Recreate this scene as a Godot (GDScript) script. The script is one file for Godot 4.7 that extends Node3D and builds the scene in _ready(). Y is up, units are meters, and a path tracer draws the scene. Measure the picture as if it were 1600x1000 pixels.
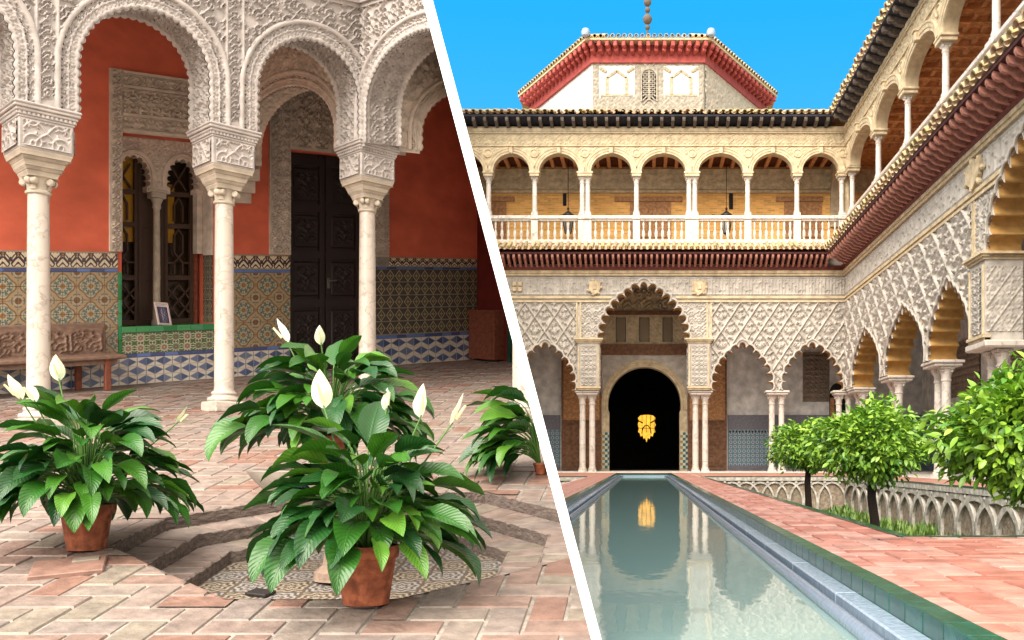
extends Node3D
# Two courts of a Moorish palace that stand side by side, parted by a thin leaning white wall:
# a shaded patio on rising ground to the left, a long pool court with its arcades to the right.

const EYE := 0.435      # height of the lens above the pool court's paving
const RISE := 0.1775    # the patio's ground climbs this much per metre away from the pool court's near end

var M := {}
var H := {}
var rng := RandomNumberGenerator.new()


class MB:
	var v := PackedVector3Array()
	var n := PackedVector3Array()
	var t := PackedVector2Array()
	var xf := Transform3D.IDENTITY
	var nb := Basis.IDENTITY

	func at(x: Transform3D) -> MB:
		xf = x
		nb = x.basis.inverse().transposed()
		return self

	func tri(a: Vector3, b: Vector3, c: Vector3, na: Vector3, n2: Vector3, nc: Vector3, ua := Vector2.ZERO, ub := Vector2.ZERO, uc := Vector2.ZERO) -> void:
		var A := xf * a
		var B := xf * b
		var C := xf * c
		var NA := (nb * na).normalized()
		var NB := (nb * n2).normalized()
		var NC := (nb * nc).normalized()
		v.append(A)
		n.append(NA)
		t.append(ua)
		if (B - A).cross(C - A).dot(NA + NB + NC) > 0.0:
			v.append(C); n.append(NC); t.append(uc)
			v.append(B); n.append(NB); t.append(ub)
		else:
			v.append(B); n.append(NB); t.append(ub)
			v.append(C); n.append(NC); t.append(uc)

	func flat_uv(p: Vector3, g: Vector3) -> Vector2:
		var a := g.abs()
		if a.z >= a.x and a.z >= a.y:
			return Vector2(p.x, -p.y)
		if a.x >= a.y:
			return Vector2(p.z, -p.y)
		return Vector2(p.x, p.z)

	func quad(a: Vector3, b: Vector3, c: Vector3, d: Vector3, hint := Vector3.ZERO, uv: Array = []) -> void:
		var g := (b - a).cross(c - a)
		if g.length_squared() < 1e-14:
			g = (c - a).cross(d - a)
		if g.length_squared() < 1e-16:
			return
		g = g.normalized()
		if g.dot(hint) < 0.0:
			g = -g
		var u := uv if uv.size() == 4 else [flat_uv(a, g), flat_uv(b, g), flat_uv(c, g), flat_uv(d, g)]
		tri(a, b, c, g, g, g, u[0], u[1], u[2])
		tri(a, c, d, g, g, g, u[0], u[2], u[3])

	func box(c: Vector3, s: Vector3, bs := Basis.IDENTITY) -> void:
		var h := s * 0.5
		for ax in 3:
			for sg in [-1.0, 1.0]:
				var nn := Vector3.ZERO
				nn[ax] = sg
				var p := Vector3.ZERO
				p[ax] = sg * h[ax]
				var e1 := Vector3.ZERO
				e1[(ax + 1) % 3] = h[(ax + 1) % 3]
				var e2 := Vector3.ZERO
				e2[(ax + 2) % 3] = h[(ax + 2) % 3]
				quad(c + bs * (p - e1 - e2), c + bs * (p + e1 - e2), c + bs * (p + e1 + e2), c + bs * (p - e1 + e2), bs * nn)

	func span(x0: float, x1: float, y0: float, y1: float, z0: float, z1: float) -> void:
		box(Vector3((x0 + x1) / 2, (y0 + y1) / 2, (z0 + z1) / 2), Vector3(absf(x1 - x0), absf(y1 - y0), absf(z1 - z0)))

	# a box with chamfered edges
	func cbox(c: Vector3, s: Vector3, bev: float, bs := Basis.IDENTITY) -> void:
		var h := s * 0.5
		var k := h - Vector3.ONE * bev
		for ax in 3:
			var b1 := (ax + 1) % 3
			var b2 := (ax + 2) % 3
			for sg in [-1.0, 1.0]:
				var p := Vector3.ZERO
				p[ax] = sg * h[ax]
				var e1 := Vector3.ZERO
				e1[b1] = k[b1]
				var e2 := Vector3.ZERO
				e2[b2] = k[b2]
				var nn := Vector3.ZERO
				nn[ax] = sg
				quad(c + bs * (p - e1 - e2), c + bs * (p + e1 - e2), c + bs * (p + e1 + e2), c + bs * (p - e1 + e2), bs * nn)
				# the chamfer along b2 between +-ax and +-b1
				for s2 in [-1.0, 1.0]:
					var q := Vector3.ZERO
					q[ax] = sg * h[ax]
					q[b1] = s2 * k[b1]
					var r := Vector3.ZERO
					r[ax] = sg * k[ax]
					r[b1] = s2 * h[b1]
					var w := Vector3.ZERO
					w[ax] = sg
					w[b1] = s2
					quad(c + bs * (q - e2), c + bs * (q + e2), c + bs * (r + e2), c + bs * (r - e2), bs * w)
		for i in 8:
			var sg := Vector3(1 if i & 1 else -1, 1 if i & 2 else -1, 1 if i & 4 else -1)
			var a := c + bs * (sg * Vector3(h.x, k.y, k.z))
			var b := c + bs * (sg * Vector3(k.x, h.y, k.z))
			var d := c + bs * (sg * Vector3(k.x, k.y, h.z))
			var g := (bs * sg).normalized()
			tri(a, b, d, g, g, g)

	# profile of (radius, height) turned about the y axis through o
	func lathe(prof: PackedVector2Array, seg: int, o := Vector3.ZERO, bs := Basis.IDENTITY, a0 := 0.0, a1 := TAU, wob := 0.0) -> void:
		var m := prof.size()
		var fn := PackedVector2Array()
		for i in m - 1:
			var d := prof[i + 1] - prof[i]
			fn.append(Vector2(d.y, -d.x).normalized() if d.length() > 1e-7 else Vector2(1, 0))
		var acc := 0.0
		for i in m - 1:
			var n0 := fn[i]
			var n1 := fn[i]
			if i > 0 and fn[i - 1].dot(fn[i]) > 0.72:
				n0 = (fn[i - 1] + fn[i]).normalized()
			if i < m - 2 and fn[i + 1].dot(fn[i]) > 0.72:
				n1 = (fn[i + 1] + fn[i]).normalized()
			var l := prof[i].distance_to(prof[i + 1])
			for j in seg:
				var t0 := a0 + (a1 - a0) * j / seg
				var t1 := a0 + (a1 - a0) * (j + 1) / seg
				var c0 := Vector3(cos(t0), 0, sin(t0))
				var c1 := Vector3(cos(t1), 0, sin(t1))
				var r00 := prof[i].x * (1.0 + wob * sin(t0 * 8.0))
				var r01 := prof[i].x * (1.0 + wob * sin(t1 * 8.0))
				var r10 := prof[i + 1].x * (1.0 + wob * sin(t0 * 8.0))
				var r11 := prof[i + 1].x * (1.0 + wob * sin(t1 * 8.0))
				var p00 := o + bs * (c0 * r00 + Vector3(0, prof[i].y, 0))
				var p01 := o + bs * (c1 * r01 + Vector3(0, prof[i].y, 0))
				var p10 := o + bs * (c0 * r10 + Vector3(0, prof[i + 1].y, 0))
				var p11 := o + bs * (c1 * r11 + Vector3(0, prof[i + 1].y, 0))
				var m00 := bs * (c0 * n0.x + Vector3(0, n0.y, 0))
				var m01 := bs * (c1 * n0.x + Vector3(0, n0.y, 0))
				var m10 := bs * (c0 * n1.x + Vector3(0, n1.y, 0))
				var m11 := bs * (c1 * n1.x + Vector3(0, n1.y, 0))
				var u0 := t0 / TAU
				var u1 := t1 / TAU
				if prof[i].x > 1e-6:
					tri(p00, p01, p11, m00, m01, m11, Vector2(u0, acc), Vector2(u1, acc), Vector2(u1, acc + l))
				if prof[i + 1].x > 1e-6:
					tri(p00, p11, p10, m00, m11, m10, Vector2(u0, acc), Vector2(u1, acc + l), Vector2(u0, acc + l))
			acc += l

	# a skin over rows of points
	func loft(rows: Array, closed := false, smooth := true) -> void:
		var m := rows.size()
		var k: int = rows[0].size()
		var kk := k if closed else k - 1
		var nn := []
		if smooth:
			for i in m:
				var line := PackedVector3Array()
				line.resize(k)
				nn.append(line)
			for i in m - 1:
				for j in kk:
					var j1 := (j + 1) % k
					var a: Vector3 = rows[i][j]
					var g: Vector3 = (rows[i + 1][j1] - a).cross(rows[i][j1] - rows[i + 1][j])
					nn[i][j] += g
					nn[i][j1] += g
					nn[i + 1][j] += g
					nn[i + 1][j1] += g
		for i in m - 1:
			for j in kk:
				var j1 := (j + 1) % k
				var a: Vector3 = rows[i][j]
				var b: Vector3 = rows[i][j1]
				var c: Vector3 = rows[i + 1][j1]
				var d: Vector3 = rows[i + 1][j]
				var ua := Vector2(float(j) / kk, float(i) / (m - 1))
				var ub := Vector2(float(j + 1) / kk, float(i) / (m - 1))
				var uc := Vector2(float(j + 1) / kk, float(i + 1) / (m - 1))
				var ud := Vector2(float(j) / kk, float(i + 1) / (m - 1))
				if smooth:
					tri(a, b, c, nn[i][j], nn[i][j1], nn[i + 1][j1], ua, ub, uc)
					tri(a, c, d, nn[i][j], nn[i + 1][j1], nn[i + 1][j], ua, uc, ud)
				else:
					quad(a, b, c, d, Vector3.ZERO, [ua, ub, uc, ud])

	func tube(pts: PackedVector3Array, r0: float, r1: float, seg := 6) -> void:
		var rows := []
		var up := Vector3(0.13, 0.31, 0.94).normalized()
		for i in pts.size():
			var d := (pts[mini(i + 1, pts.size() - 1)] - pts[maxi(i - 1, 0)]).normalized()
			var s := d.cross(up).normalized()
			var u := s.cross(d)
			var r := lerpf(r0, r1, float(i) / (pts.size() - 1))
			var ring := PackedVector3Array()
			for j in seg:
				ring.append(pts[i] + (s * cos(TAU * j / seg) + u * sin(TAU * j / seg)) * r)
			rows.append(ring)
		loft(rows, true)

	# polygon in x,y pushed from z0 to z1
	func prism(poly: PackedVector2Array, z0: float, z1: float, front := true, back := true, sides := true) -> void:
		var p := poly
		if Geometry2D.is_polygon_clockwise(p):
			p = p.duplicate()
			p.reverse()
		var ix := Geometry2D.triangulate_polygon(p)
		var zn := signf(z1 - z0)
		for i in range(0, ix.size(), 3):
			var a := p[ix[i]]
			var b := p[ix[i + 1]]
			var c := p[ix[i + 2]]
			if front:
				var g := Vector3(0, 0, zn)
				tri(Vector3(a.x, a.y, z1), Vector3(b.x, b.y, z1), Vector3(c.x, c.y, z1), g, g, g, Vector2(a.x, -a.y), Vector2(b.x, -b.y), Vector2(c.x, -c.y))
			if back:
				var g2 := Vector3(0, 0, -zn)
				tri(Vector3(a.x, a.y, z0), Vector3(b.x, b.y, z0), Vector3(c.x, c.y, z0), g2, g2, g2, Vector2(a.x, -a.y), Vector2(b.x, -b.y), Vector2(c.x, -c.y))
		if sides:
			# the polygon runs clockwise or not depending on the y direction; take the outward side from its area
			var area := 0.0
			for i in p.size():
				area += p[i].cross(p[(i + 1) % p.size()])
			var sg := signf(area)
			for i in p.size():
				var a := p[i]
				var b := p[(i + 1) % p.size()]
				var e := b - a
				quad(Vector3(a.x, a.y, z0), Vector3(b.x, b.y, z0), Vector3(b.x, b.y, z1), Vector3(a.x, a.y, z1), Vector3(e.y, -e.x, 0) * sg)

	# carved ornament: a grid over x0..x1, y0..y1 raised by f(x, y) above z, open where a polygon of skip lies
	func relief(x0: float, y0: float, x1: float, y1: float, z: float, cell: float, f: Callable, skip: Array = [], cellx := 0.0) -> void:
		var nx := maxi(2, int((x1 - x0) / (cellx if cellx > 0.0 else cell)))
		var ny := maxi(2, int((y1 - y0) / cell))
		var dx := (x1 - x0) / nx
		var dy := (y1 - y0) / ny
		var hs := PackedFloat32Array()
		hs.resize((nx + 1) * (ny + 1))
		for j in ny + 1:
			for i in nx + 1:
				hs[j * (nx + 1) + i] = f.call(x0 + i * dx, y0 + j * dy)
		var boxes := []
		for s in skip:
			var r := Rect2(s[0], Vector2.ZERO)
			for q in s:
				r = r.expand(q)
			boxes.append(r)
		var w := nx + 1
		var ns := PackedVector3Array()
		ns.resize(hs.size())
		for j in ny + 1:
			for i in w:
				var gx := (hs[j * w + mini(i + 1, nx)] - hs[j * w + maxi(i - 1, 0)]) / (dx * (mini(i + 1, nx) - maxi(i - 1, 0)))
				var gy := (hs[mini(j + 1, ny) * w + i] - hs[maxi(j - 1, 0) * w + i]) / (dy * (mini(j + 1, ny) - maxi(j - 1, 0)))
				ns[j * w + i] = Vector3(-gx, -gy, 1)
		for j in ny:
			for i in nx:
				var c := Vector2(x0 + (i + 0.5) * dx, y0 + (j + 0.5) * dy)
				var out := false
				for k in skip.size():
					if boxes[k].has_point(c) and Geometry2D.is_point_in_polygon(c, skip[k]):
						out = true
						break
				if out:
					continue
				var q := j * w + i
				var xa := x0 + i * dx
				var ya := y0 + j * dy
				var a := Vector3(xa, ya, z + hs[q])
				var b := Vector3(xa + dx, ya, z + hs[q + 1])
				var d := Vector3(xa + dx, ya + dy, z + hs[q + w + 1])
				var e := Vector3(xa, ya + dy, z + hs[q + w])
				tri(a, b, d, ns[q], ns[q + 1], ns[q + w + 1], Vector2(a.x, -a.y), Vector2(b.x, -b.y), Vector2(d.x, -d.y))
				tri(a, d, e, ns[q], ns[q + w + 1], ns[q + w], Vector2(a.x, -a.y), Vector2(d.x, -d.y), Vector2(e.x, -e.y))

	func mesh(shift := Vector3.ZERO) -> ArrayMesh:
		var m := ArrayMesh.new()
		if v.size() == 0:
			return m
		var a := []
		a.resize(Mesh.ARRAY_MAX)
		if shift != Vector3.ZERO:
			for i in v.size():
				v[i] -= shift
		a[Mesh.ARRAY_VERTEX] = v
		a[Mesh.ARRAY_NORMAL] = n
		a[Mesh.ARRAY_TEX_UV] = t
		m.add_surface_from_arrays(Mesh.PRIMITIVE_TRIANGLES, a)
		return m


# the line of an arch from its left to its right springing
class Arch:
	var p := PackedVector2Array()
	var s := PackedFloat32Array()
	var cx := 0.0
	var y0 := 0.0

	func _init(centre: float, half: float, spring: float, rise: float, stilt: float, power: float) -> void:
		# power 2 with round = ellipse; otherwise half-width falls as 1 - u^power (pointed)
		cx = centre
		y0 = spring
		var left := PackedVector2Array()
		for i in 61:
			var u := i / 60.0
			if power == 0.0:
				var a := u * PI / 2
				left.append(Vector2(-half * cos(a), stilt + (rise - stilt) * sin(a)))
			else:
				left.append(Vector2(-half * (1.0 - pow(u, power)), stilt + (rise - stilt) * u))
		if stilt > 0.0:
			for i in 6:
				p.append(Vector2(centre - half, spring + stilt * i / 6.0))
		for q in left:
			p.append(q + Vector2(centre, spring))
		for i in range(p.size() - 2, -1, -1):
			p.append(Vector2(2 * centre - p[i].x, p[i].y))
		s.append(0.0)
		for i in range(1, p.size()):
			s.append(s[i - 1] + p[i].distance_to(p[i - 1]))

	func length() -> float:
		return s[s.size() - 1]

	func pos(u: float) -> Vector2:
		var d := clampf(u, 0, 1) * length()
		var i := clampi(s.bsearch(d), 1, s.size() - 1)
		return p[i - 1].lerp(p[i], clampf((d - s[i - 1]) / maxf(1e-6, s[i] - s[i - 1]), 0, 1))

	func nor(u: float) -> Vector2:
		var e := (pos(u + 0.012) - pos(u - 0.012)).normalized()
		return Vector2(-e.y, e.x)

	func off(d: float, k: int) -> PackedVector2Array:
		var o := PackedVector2Array()
		for i in k + 1:
			o.append(pos(float(i) / k) + nor(float(i) / k) * d)
		return o

	# scalloped inner line: k lobes that bite into the wall; returns points and their place along the arch
	func lobes(k: int, bulge: float, seg := 8) -> Array:
		var o := PackedVector2Array()
		var at := PackedFloat32Array()
		for i in k:
			var a := pos(float(i) / k)
			var b := pos(float(i + 1) / k)
			var e := b - a
			var nn := Vector2(-e.y, e.x).normalized()
			for j in seg + (1 if i == k - 1 else 0):
				var w := float(j) / seg
				var ang := PI * w
				var q := (a + b) / 2 - e / 2 * cos(ang) * 1.0 + nn * sin(ang) * e.length() * bulge
				o.append(q)
				at.append((i + w) / k)
		return [o, at]


func v3(row: PackedVector2Array, z: float) -> PackedVector3Array:
	var o := PackedVector3Array()
	for q in row:
		o.append(Vector3(q.x, q.y, z))
	return o


# ---------------------------------------------------------------- naming and placing
func where(o: Node) -> Vector3:
	var p := Vector3.ZERO
	while o is Node3D and o != self:
		p += o.position
		o = o.get_parent()
	return p


func thing(called: String, label: String, category: String, at := Vector3.ZERO, group := "") -> Node3D:
	var o := Node3D.new()
	o.name = called
	add_child(o, true)
	o.position = at
	o.set_meta("label", label)
	o.set_meta("category", category)
	if group:
		o.set_meta("group", group)
	return o


# which side of the leaning wall is being built: -1 the patio, 1 the pool court; geometry ends inside that wall
var side := 0


func beyond(p: Vector3) -> float:
	return (p.x + 0.264 * (p.y - EYE) - 0.09275 * p.z + 0.004 * side) * side


func ends_at_wall(mb: MB) -> void:
	if side == 0 or mb.v.size() == 0:
		return
	var crosses := false
	for p in mb.v:
		if beyond(p) < 0.0:
			crosses = true
			break
	if not crosses:
		return
	var v := PackedVector3Array()
	var n := PackedVector3Array()
	var t := PackedVector2Array()
	for i in range(0, mb.v.size(), 3):
		var s := [beyond(mb.v[i]), beyond(mb.v[i + 1]), beyond(mb.v[i + 2])]
		var ins := int(s[0] >= 0) + int(s[1] >= 0) + int(s[2] >= 0)
		if ins == 0:
			continue
		var ring := []
		for k in 3:
			var a := i + k
			var b := i + (k + 1) % 3
			var sa: float = s[k]
			var sb: float = s[(k + 1) % 3]
			if sa >= 0:
				ring.append([mb.v[a], mb.n[a], mb.t[a]])
			if (sa >= 0) != (sb >= 0):
				var u := sa / (sa - sb)
				ring.append([mb.v[a].lerp(mb.v[b], u), mb.n[a].lerp(mb.n[b], u), mb.t[a].lerp(mb.t[b], u)])
		for k in range(1, ring.size() - 1):
			for q in [ring[0], ring[k], ring[k + 1]]:
				v.append(q[0])
				n.append(q[1])
				t.append(q[2])
	mb.v = v
	mb.n = n
	mb.t = t


func part(called: String, mb: MB, mat: Material, parent: Node = self) -> MeshInstance3D:
	ends_at_wall(mb)
	var o := MeshInstance3D.new()
	o.name = called
	if mb.v.size() == 0:
		return o
	o.mesh = mb.mesh(where(parent))
	o.material_override = mat
	parent.add_child(o, true)
	return o


func put(called: String, mesh: Mesh, mat: Material, parent: Node, xf: Transform3D) -> MeshInstance3D:
	var o := MeshInstance3D.new()
	o.name = called
	if side != 0:
		var bb := xf * mesh.get_aabb()
		var out := 0
		for i in 8:
			out += int(beyond(bb.get_endpoint(i)) < 0.0)
		if out == 8:
			return o
		if out > 0:
			var ar := mesh.surface_get_arrays(0)
			var mb := MB.new()
			for p in ar[Mesh.ARRAY_VERTEX]:
				mb.v.append(xf * p)
			for p in ar[Mesh.ARRAY_NORMAL]:
				mb.n.append(xf.basis * p)
			mb.t = ar[Mesh.ARRAY_TEX_UV]
			o.free()
			return part(called, mb, mat, parent)
	o.mesh = mesh
	o.material_override = mat
	parent.add_child(o, true)
	o.transform = Transform3D(xf.basis, xf.origin - where(parent))
	return o


func holder(called: String, parent: Node, at: Vector3) -> Node3D:
	var o := Node3D.new()
	o.name = called
	parent.add_child(o, true)
	o.position = at - where(parent)
	return o


func tag(o: Node, label: String, category: String, group := "") -> Node:
	o.set_meta("label", label)
	o.set_meta("category", category)
	if group:
		o.set_meta("group", group)
	return o


func struct(o: Node, kind := "structure", label := "") -> Node:
	o.set_meta("kind", kind)
	if label:
		o.set_meta("label", label)
	return o


# ---------------------------------------------------------------- ornament
func blank(size: int) -> PackedFloat32Array:
	var a := PackedFloat32Array()
	a.resize(size * size)
	return a


func dab(a: PackedFloat32Array, size: int, c: Vector2, r: float, top := 1.0) -> void:
	var k := int(ceil(r))
	var cx := int(round(c.x))
	var cy := int(round(c.y))
	for j in range(-k, k + 1):
		for i in range(-k, k + 1):
			var d := Vector2(cx + i - c.x, cy + j - c.y).length() / r
			if d < 1.0:
				var q := posmod(cy + j, size) * size + posmod(cx + i, size)
				a[q] = maxf(a[q], top * pow(1.0 - d * d, 0.32))


func line(a: PackedFloat32Array, size: int, pts: PackedVector2Array, r0: float, r1: float, top := 1.0) -> void:
	for i in pts.size() - 1:
		var l := pts[i].distance_to(pts[i + 1])
		var m := maxi(1, int(l / 1.2))
		for j in m:
			var u := (i + float(j) / m) / (pts.size() - 1)
			dab(a, size, pts[i].lerp(pts[i + 1], float(j) / m), lerpf(r0, r1, u), top)


func curl(a: PackedFloat32Array, size: int, c: Vector2, r: float, start: float, turn: float, w: float) -> void:
	var pts := PackedVector2Array()
	for i in 29:
		var u := i / 28.0
		var rr := r * (1.0 - 0.86 * u)
		var th := start + turn * u
		pts.append(c + Vector2(cos(th), sin(th)) * rr)
	line(a, size, pts, w, w * 0.75)
	dab(a, size, pts[28], w * 1.5)
	for i in 5:
		var u := 0.08 + i * 0.13
		var th := start + turn * u
		var q := c + Vector2(cos(th), sin(th)) * r * (1.0 - 0.86 * u)
		var d := Vector2(cos(th + 0.5 * signf(turn)), sin(th + 0.5 * signf(turn)))
		line(a, size, PackedVector2Array([q, q + d * r * 0.24, q + d * r * 0.4 + d.orthogonal() * r * 0.08]), w * 1.25, w * 0.4, 0.85)


func scroll_map(size: int, sd: int) -> PackedFloat32Array:
	rng.seed = sd
	var a := blank(size)
	var k := size / 4.0
	for q in [[1, 1, 1], [3, 1, -1], [1, 3, -1], [3, 3, 1]]:
		var c := Vector2(q[0] * k, q[1] * k) + Vector2(rng.randf_range(-3, 3), rng.randf_range(-3, 3))
		var sg: float = q[2]
		curl(a, size, c, k * 0.86, (0.0 if sg > 0 else PI) + rng.randf_range(-0.3, 0.3), sg * TAU * 1.35, size * 0.026)
	var stem := PackedVector2Array()
	for i in 41:
		var u := i / 40.0
		stem.append(Vector2(u * size, size / 2.0 + sin(u * TAU) * k * 0.9))
	line(a, size, stem, size * 0.024, size * 0.024)
	stem = PackedVector2Array()
	for i in 41:
		var u := i / 40.0
		stem.append(Vector2(sin(u * TAU) * k * 0.9, u * size))
	line(a, size, stem, size * 0.024, size * 0.024)
	for c in [Vector2(0, 0), Vector2(size / 2.0, size / 2.0)]:
		for i in 6:
			var d := Vector2.from_angle(i * TAU / 6)
			line(a, size, PackedVector2Array([c + d * size * 0.02, c + d * size * 0.085]), size * 0.03, size * 0.016, 0.95)
		dab(a, size, c, size * 0.028)
	return a


# lozenge net filled with palmettes
func lozenge_map(size: int) -> PackedFloat32Array:
	var a := blank(size)
	var s := float(size)
	for c in [Vector2(0.5, 0.5), Vector2(0, 0)]:
		var o: Vector2 = c * s
		for i in 7:
			var th := -PI / 2 + (i - 3) * 0.62
			var d := Vector2.from_angle(th)
			line(a, size, PackedVector2Array([o + d * s * 0.04, o + d * s * 0.12, o + d * s * 0.15 + Vector2(signf(d.x) * s * 0.03, s * 0.02)]), s * 0.024, s * 0.014, 0.75)
		for i in 5:
			var d := Vector2.from_angle(PI / 2 + (i - 2) * 0.7)
			line(a, size, PackedVector2Array([o + d * s * 0.05, o + d * s * 0.13]), s * 0.02, s * 0.014, 0.7)
		dab(a, size, o, s * 0.04, 0.9)
		for sg in [-1.0, 1.0]:
			curl(a, size, o + Vector2(sg * s * 0.2, -s * 0.03), s * 0.07, 0.0 if sg > 0 else PI, -sg * TAU * 1.1, s * 0.017)
			curl(a, size, o + Vector2(sg * s * 0.075, s * 0.21), s * 0.06, 0.4, sg * TAU, s * 0.015)
			curl(a, size, o + Vector2(sg * s * 0.075, -s * 0.23), s * 0.06, 0.4, -sg * TAU, s * 0.015)
	for sg in [-1.0, 1.0]:
		for half in 2:
			var pts := PackedVector2Array()
			for i in 33:
				var u := i / 32.0
				var w := sin(u * TAU * 2.0) * 0.006
				pts.append(Vector2((u + 0.5 + half) * s, (sg * u + w) * s))
			line(a, size, pts, s * 0.034, s * 0.034)
	return a


# upright script-like strapwork band without any letters
func band_map(size: int, sd: int) -> PackedFloat32Array:
	rng.seed = sd
	var a := blank(size)
	var s := float(size)
	for i in 8:
		var x := (i + 0.5) / 8.0 * s + rng.randf_range(-3, 3)
		line(a, size, PackedVector2Array([Vector2(x, s * 0.9), Vector2(x, s * 0.12)]), s * 0.016, s * 0.016)
		curl(a, size, Vector2(x + s * 0.055, s * rng.randf_range(0.3, 0.75)), s * 0.05, PI, TAU * (1 if i % 2 else -1), s * 0.014)
		dab(a, size, Vector2(x + s * 0.05, s * 0.2), s * 0.02)
	for y in [0.08, 0.92]:
		line(a, size, PackedVector2Array([Vector2(0, y * s), Vector2(s, y * s)]), s * 0.016, s * 0.016)
	return a


# S-shaped interlace
func knot_map(size: int) -> PackedFloat32Array:
	var a := blank(size)
	var s := float(size)
	for j in 2:
		for i in 2:
			var o := Vector2((i + 0.5) / 2.0, (j + 0.5) / 2.0) * s
			for f in [-1.0, 1.0]:
				var pts := PackedVector2Array()
				for q in 25:
					var u := q / 24.0 * 2.0 - 1.0
					pts.append(o + Vector2(sin(u * PI) * f, -u) * s * 0.2)
				line(a, size, pts, s * 0.042, s * 0.042)
			for d in 4:
				dab(a, size, o + Vector2.from_angle(d * PI / 2) * s * 0.22, s * 0.05, 0.8)
			dab(a, size, o, s * 0.045)
	return a


func smp(key: String, u: float, w: float) -> float:
	var d: Dictionary = H[key]
	var a: PackedFloat32Array = d.a
	var n: int = d.n
	var x := fposmod(u, 1.0) * n
	var y := fposmod(w, 1.0) * n
	var i := int(x)
	var j := int(y)
	var fx := x - i
	var fy := y - j
	i = i % n
	j = j % n
	var i1 := (i + 1) % n
	var j1 := (j + 1) % n
	return lerpf(lerpf(a[j * n + i], a[j * n + i1], fx), lerpf(a[j1 * n + i], a[j1 * n + i1], fx), fy)


# ---------------------------------------------------------------- textures and materials
func noise_tex(sd: int, freq: float, lo: float, hi: float, size := 512, oct := 5, warp := 0.0, type := FastNoiseLite.TYPE_SIMPLEX_SMOOTH) -> NoiseTexture2D:
	var f := FastNoiseLite.new()
	f.seed = sd
	f.frequency = freq
	f.noise_type = type
	f.fractal_octaves = oct
	f.fractal_gain = 0.55
	if warp > 0:
		f.domain_warp_enabled = true
		f.domain_warp_amplitude = warp
		f.domain_warp_frequency = freq
	var g := Gradient.new()
	g.offsets = PackedFloat32Array([0.0, 0.5, 1.0])
	var mid := (lo + hi) / 2
	g.colors = PackedColorArray([Color(lo, lo, lo), Color(mid, mid, mid), Color(hi, hi, hi)])
	var t := NoiseTexture2D.new()
	t.width = size
	t.height = size
	t.seamless = true
	t.noise = f
	t.color_ramp = g
	return t


func ramp_tex(sd: int, freq: float, offs: Array, cols: Array, size := 512, oct := 5, warp := 0.0) -> NoiseTexture2D:
	var t := noise_tex(sd, freq, 0, 1, size, oct, warp)
	var g := Gradient.new()
	g.offsets = PackedFloat32Array(offs)
	g.colors = PackedColorArray(cols)
	t.color_ramp = g
	return t


func mk(col: Color, rough: float, tex: Texture2D = null, scale := 1.0, bump: Texture2D = null, bh := 0.0, spec := 0.4) -> StandardMaterial3D:
	var m := StandardMaterial3D.new()
	m.albedo_color = col
	m.roughness = rough
	m.metallic_specular = spec
	m.uv1_triplanar = true
	m.uv1_world_triplanar = true
	m.uv1_scale = Vector3.ONE * scale
	if tex:
		m.albedo_texture = tex
	if bump:
		m.heightmap_enabled = true
		m.heightmap_texture = bump
		m.heightmap_scale = bh
	return m


func flat_mk(tex: Texture2D, rough: float, bump: Texture2D = null, bh := 0.0, col := Color.WHITE) -> StandardMaterial3D:
	var m := StandardMaterial3D.new()
	m.albedo_texture = tex
	m.albedo_color = col
	m.roughness = rough
	if bump:
		m.heightmap_enabled = true
		m.heightmap_texture = bump
		m.heightmap_scale = bh
	return m


func paint(n: int, f: Callable, nh := 0) -> ImageTexture:
	var h := nh if nh else n
	var im := Image.create(n, h, false, Image.FORMAT_RGB8)
	for j in h:
		for i in n:
			im.set_pixel(i, j, f.call((i + 0.5) / n, (j + 0.5) / h))
	return ImageTexture.create_from_image(im)


func c8(r: int, g: int, b: int) -> Color:
	return Color8(r, g, b)


func tints(base: Color, n: int, dv: float, tex: Texture2D, scale: float, rough: float, bump: Texture2D, bh: float, sd: int, dh := 0.02) -> Array:
	rng.seed = sd
	var o := []
	for i in n:
		var c := Color.from_hsv(fposmod(base.h + rng.randf_range(-dh, dh), 1.0), clampf(base.s * rng.randf_range(0.8, 1.2), 0, 1), clampf(base.v * (1.0 + rng.randf_range(-dv, dv)), 0, 1))
		o.append(mk(c, rough, tex, scale, bump, bh))
	return o


func make_maps() -> void:
	H.scroll = {"a": scroll_map(176, 5), "n": 176}
	H.loz = {"a": lozenge_map(176), "n": 176}
	H.band = {"a": band_map(144, 9), "n": 144}
	H.knot = {"a": knot_map(128), "n": 128}


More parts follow.
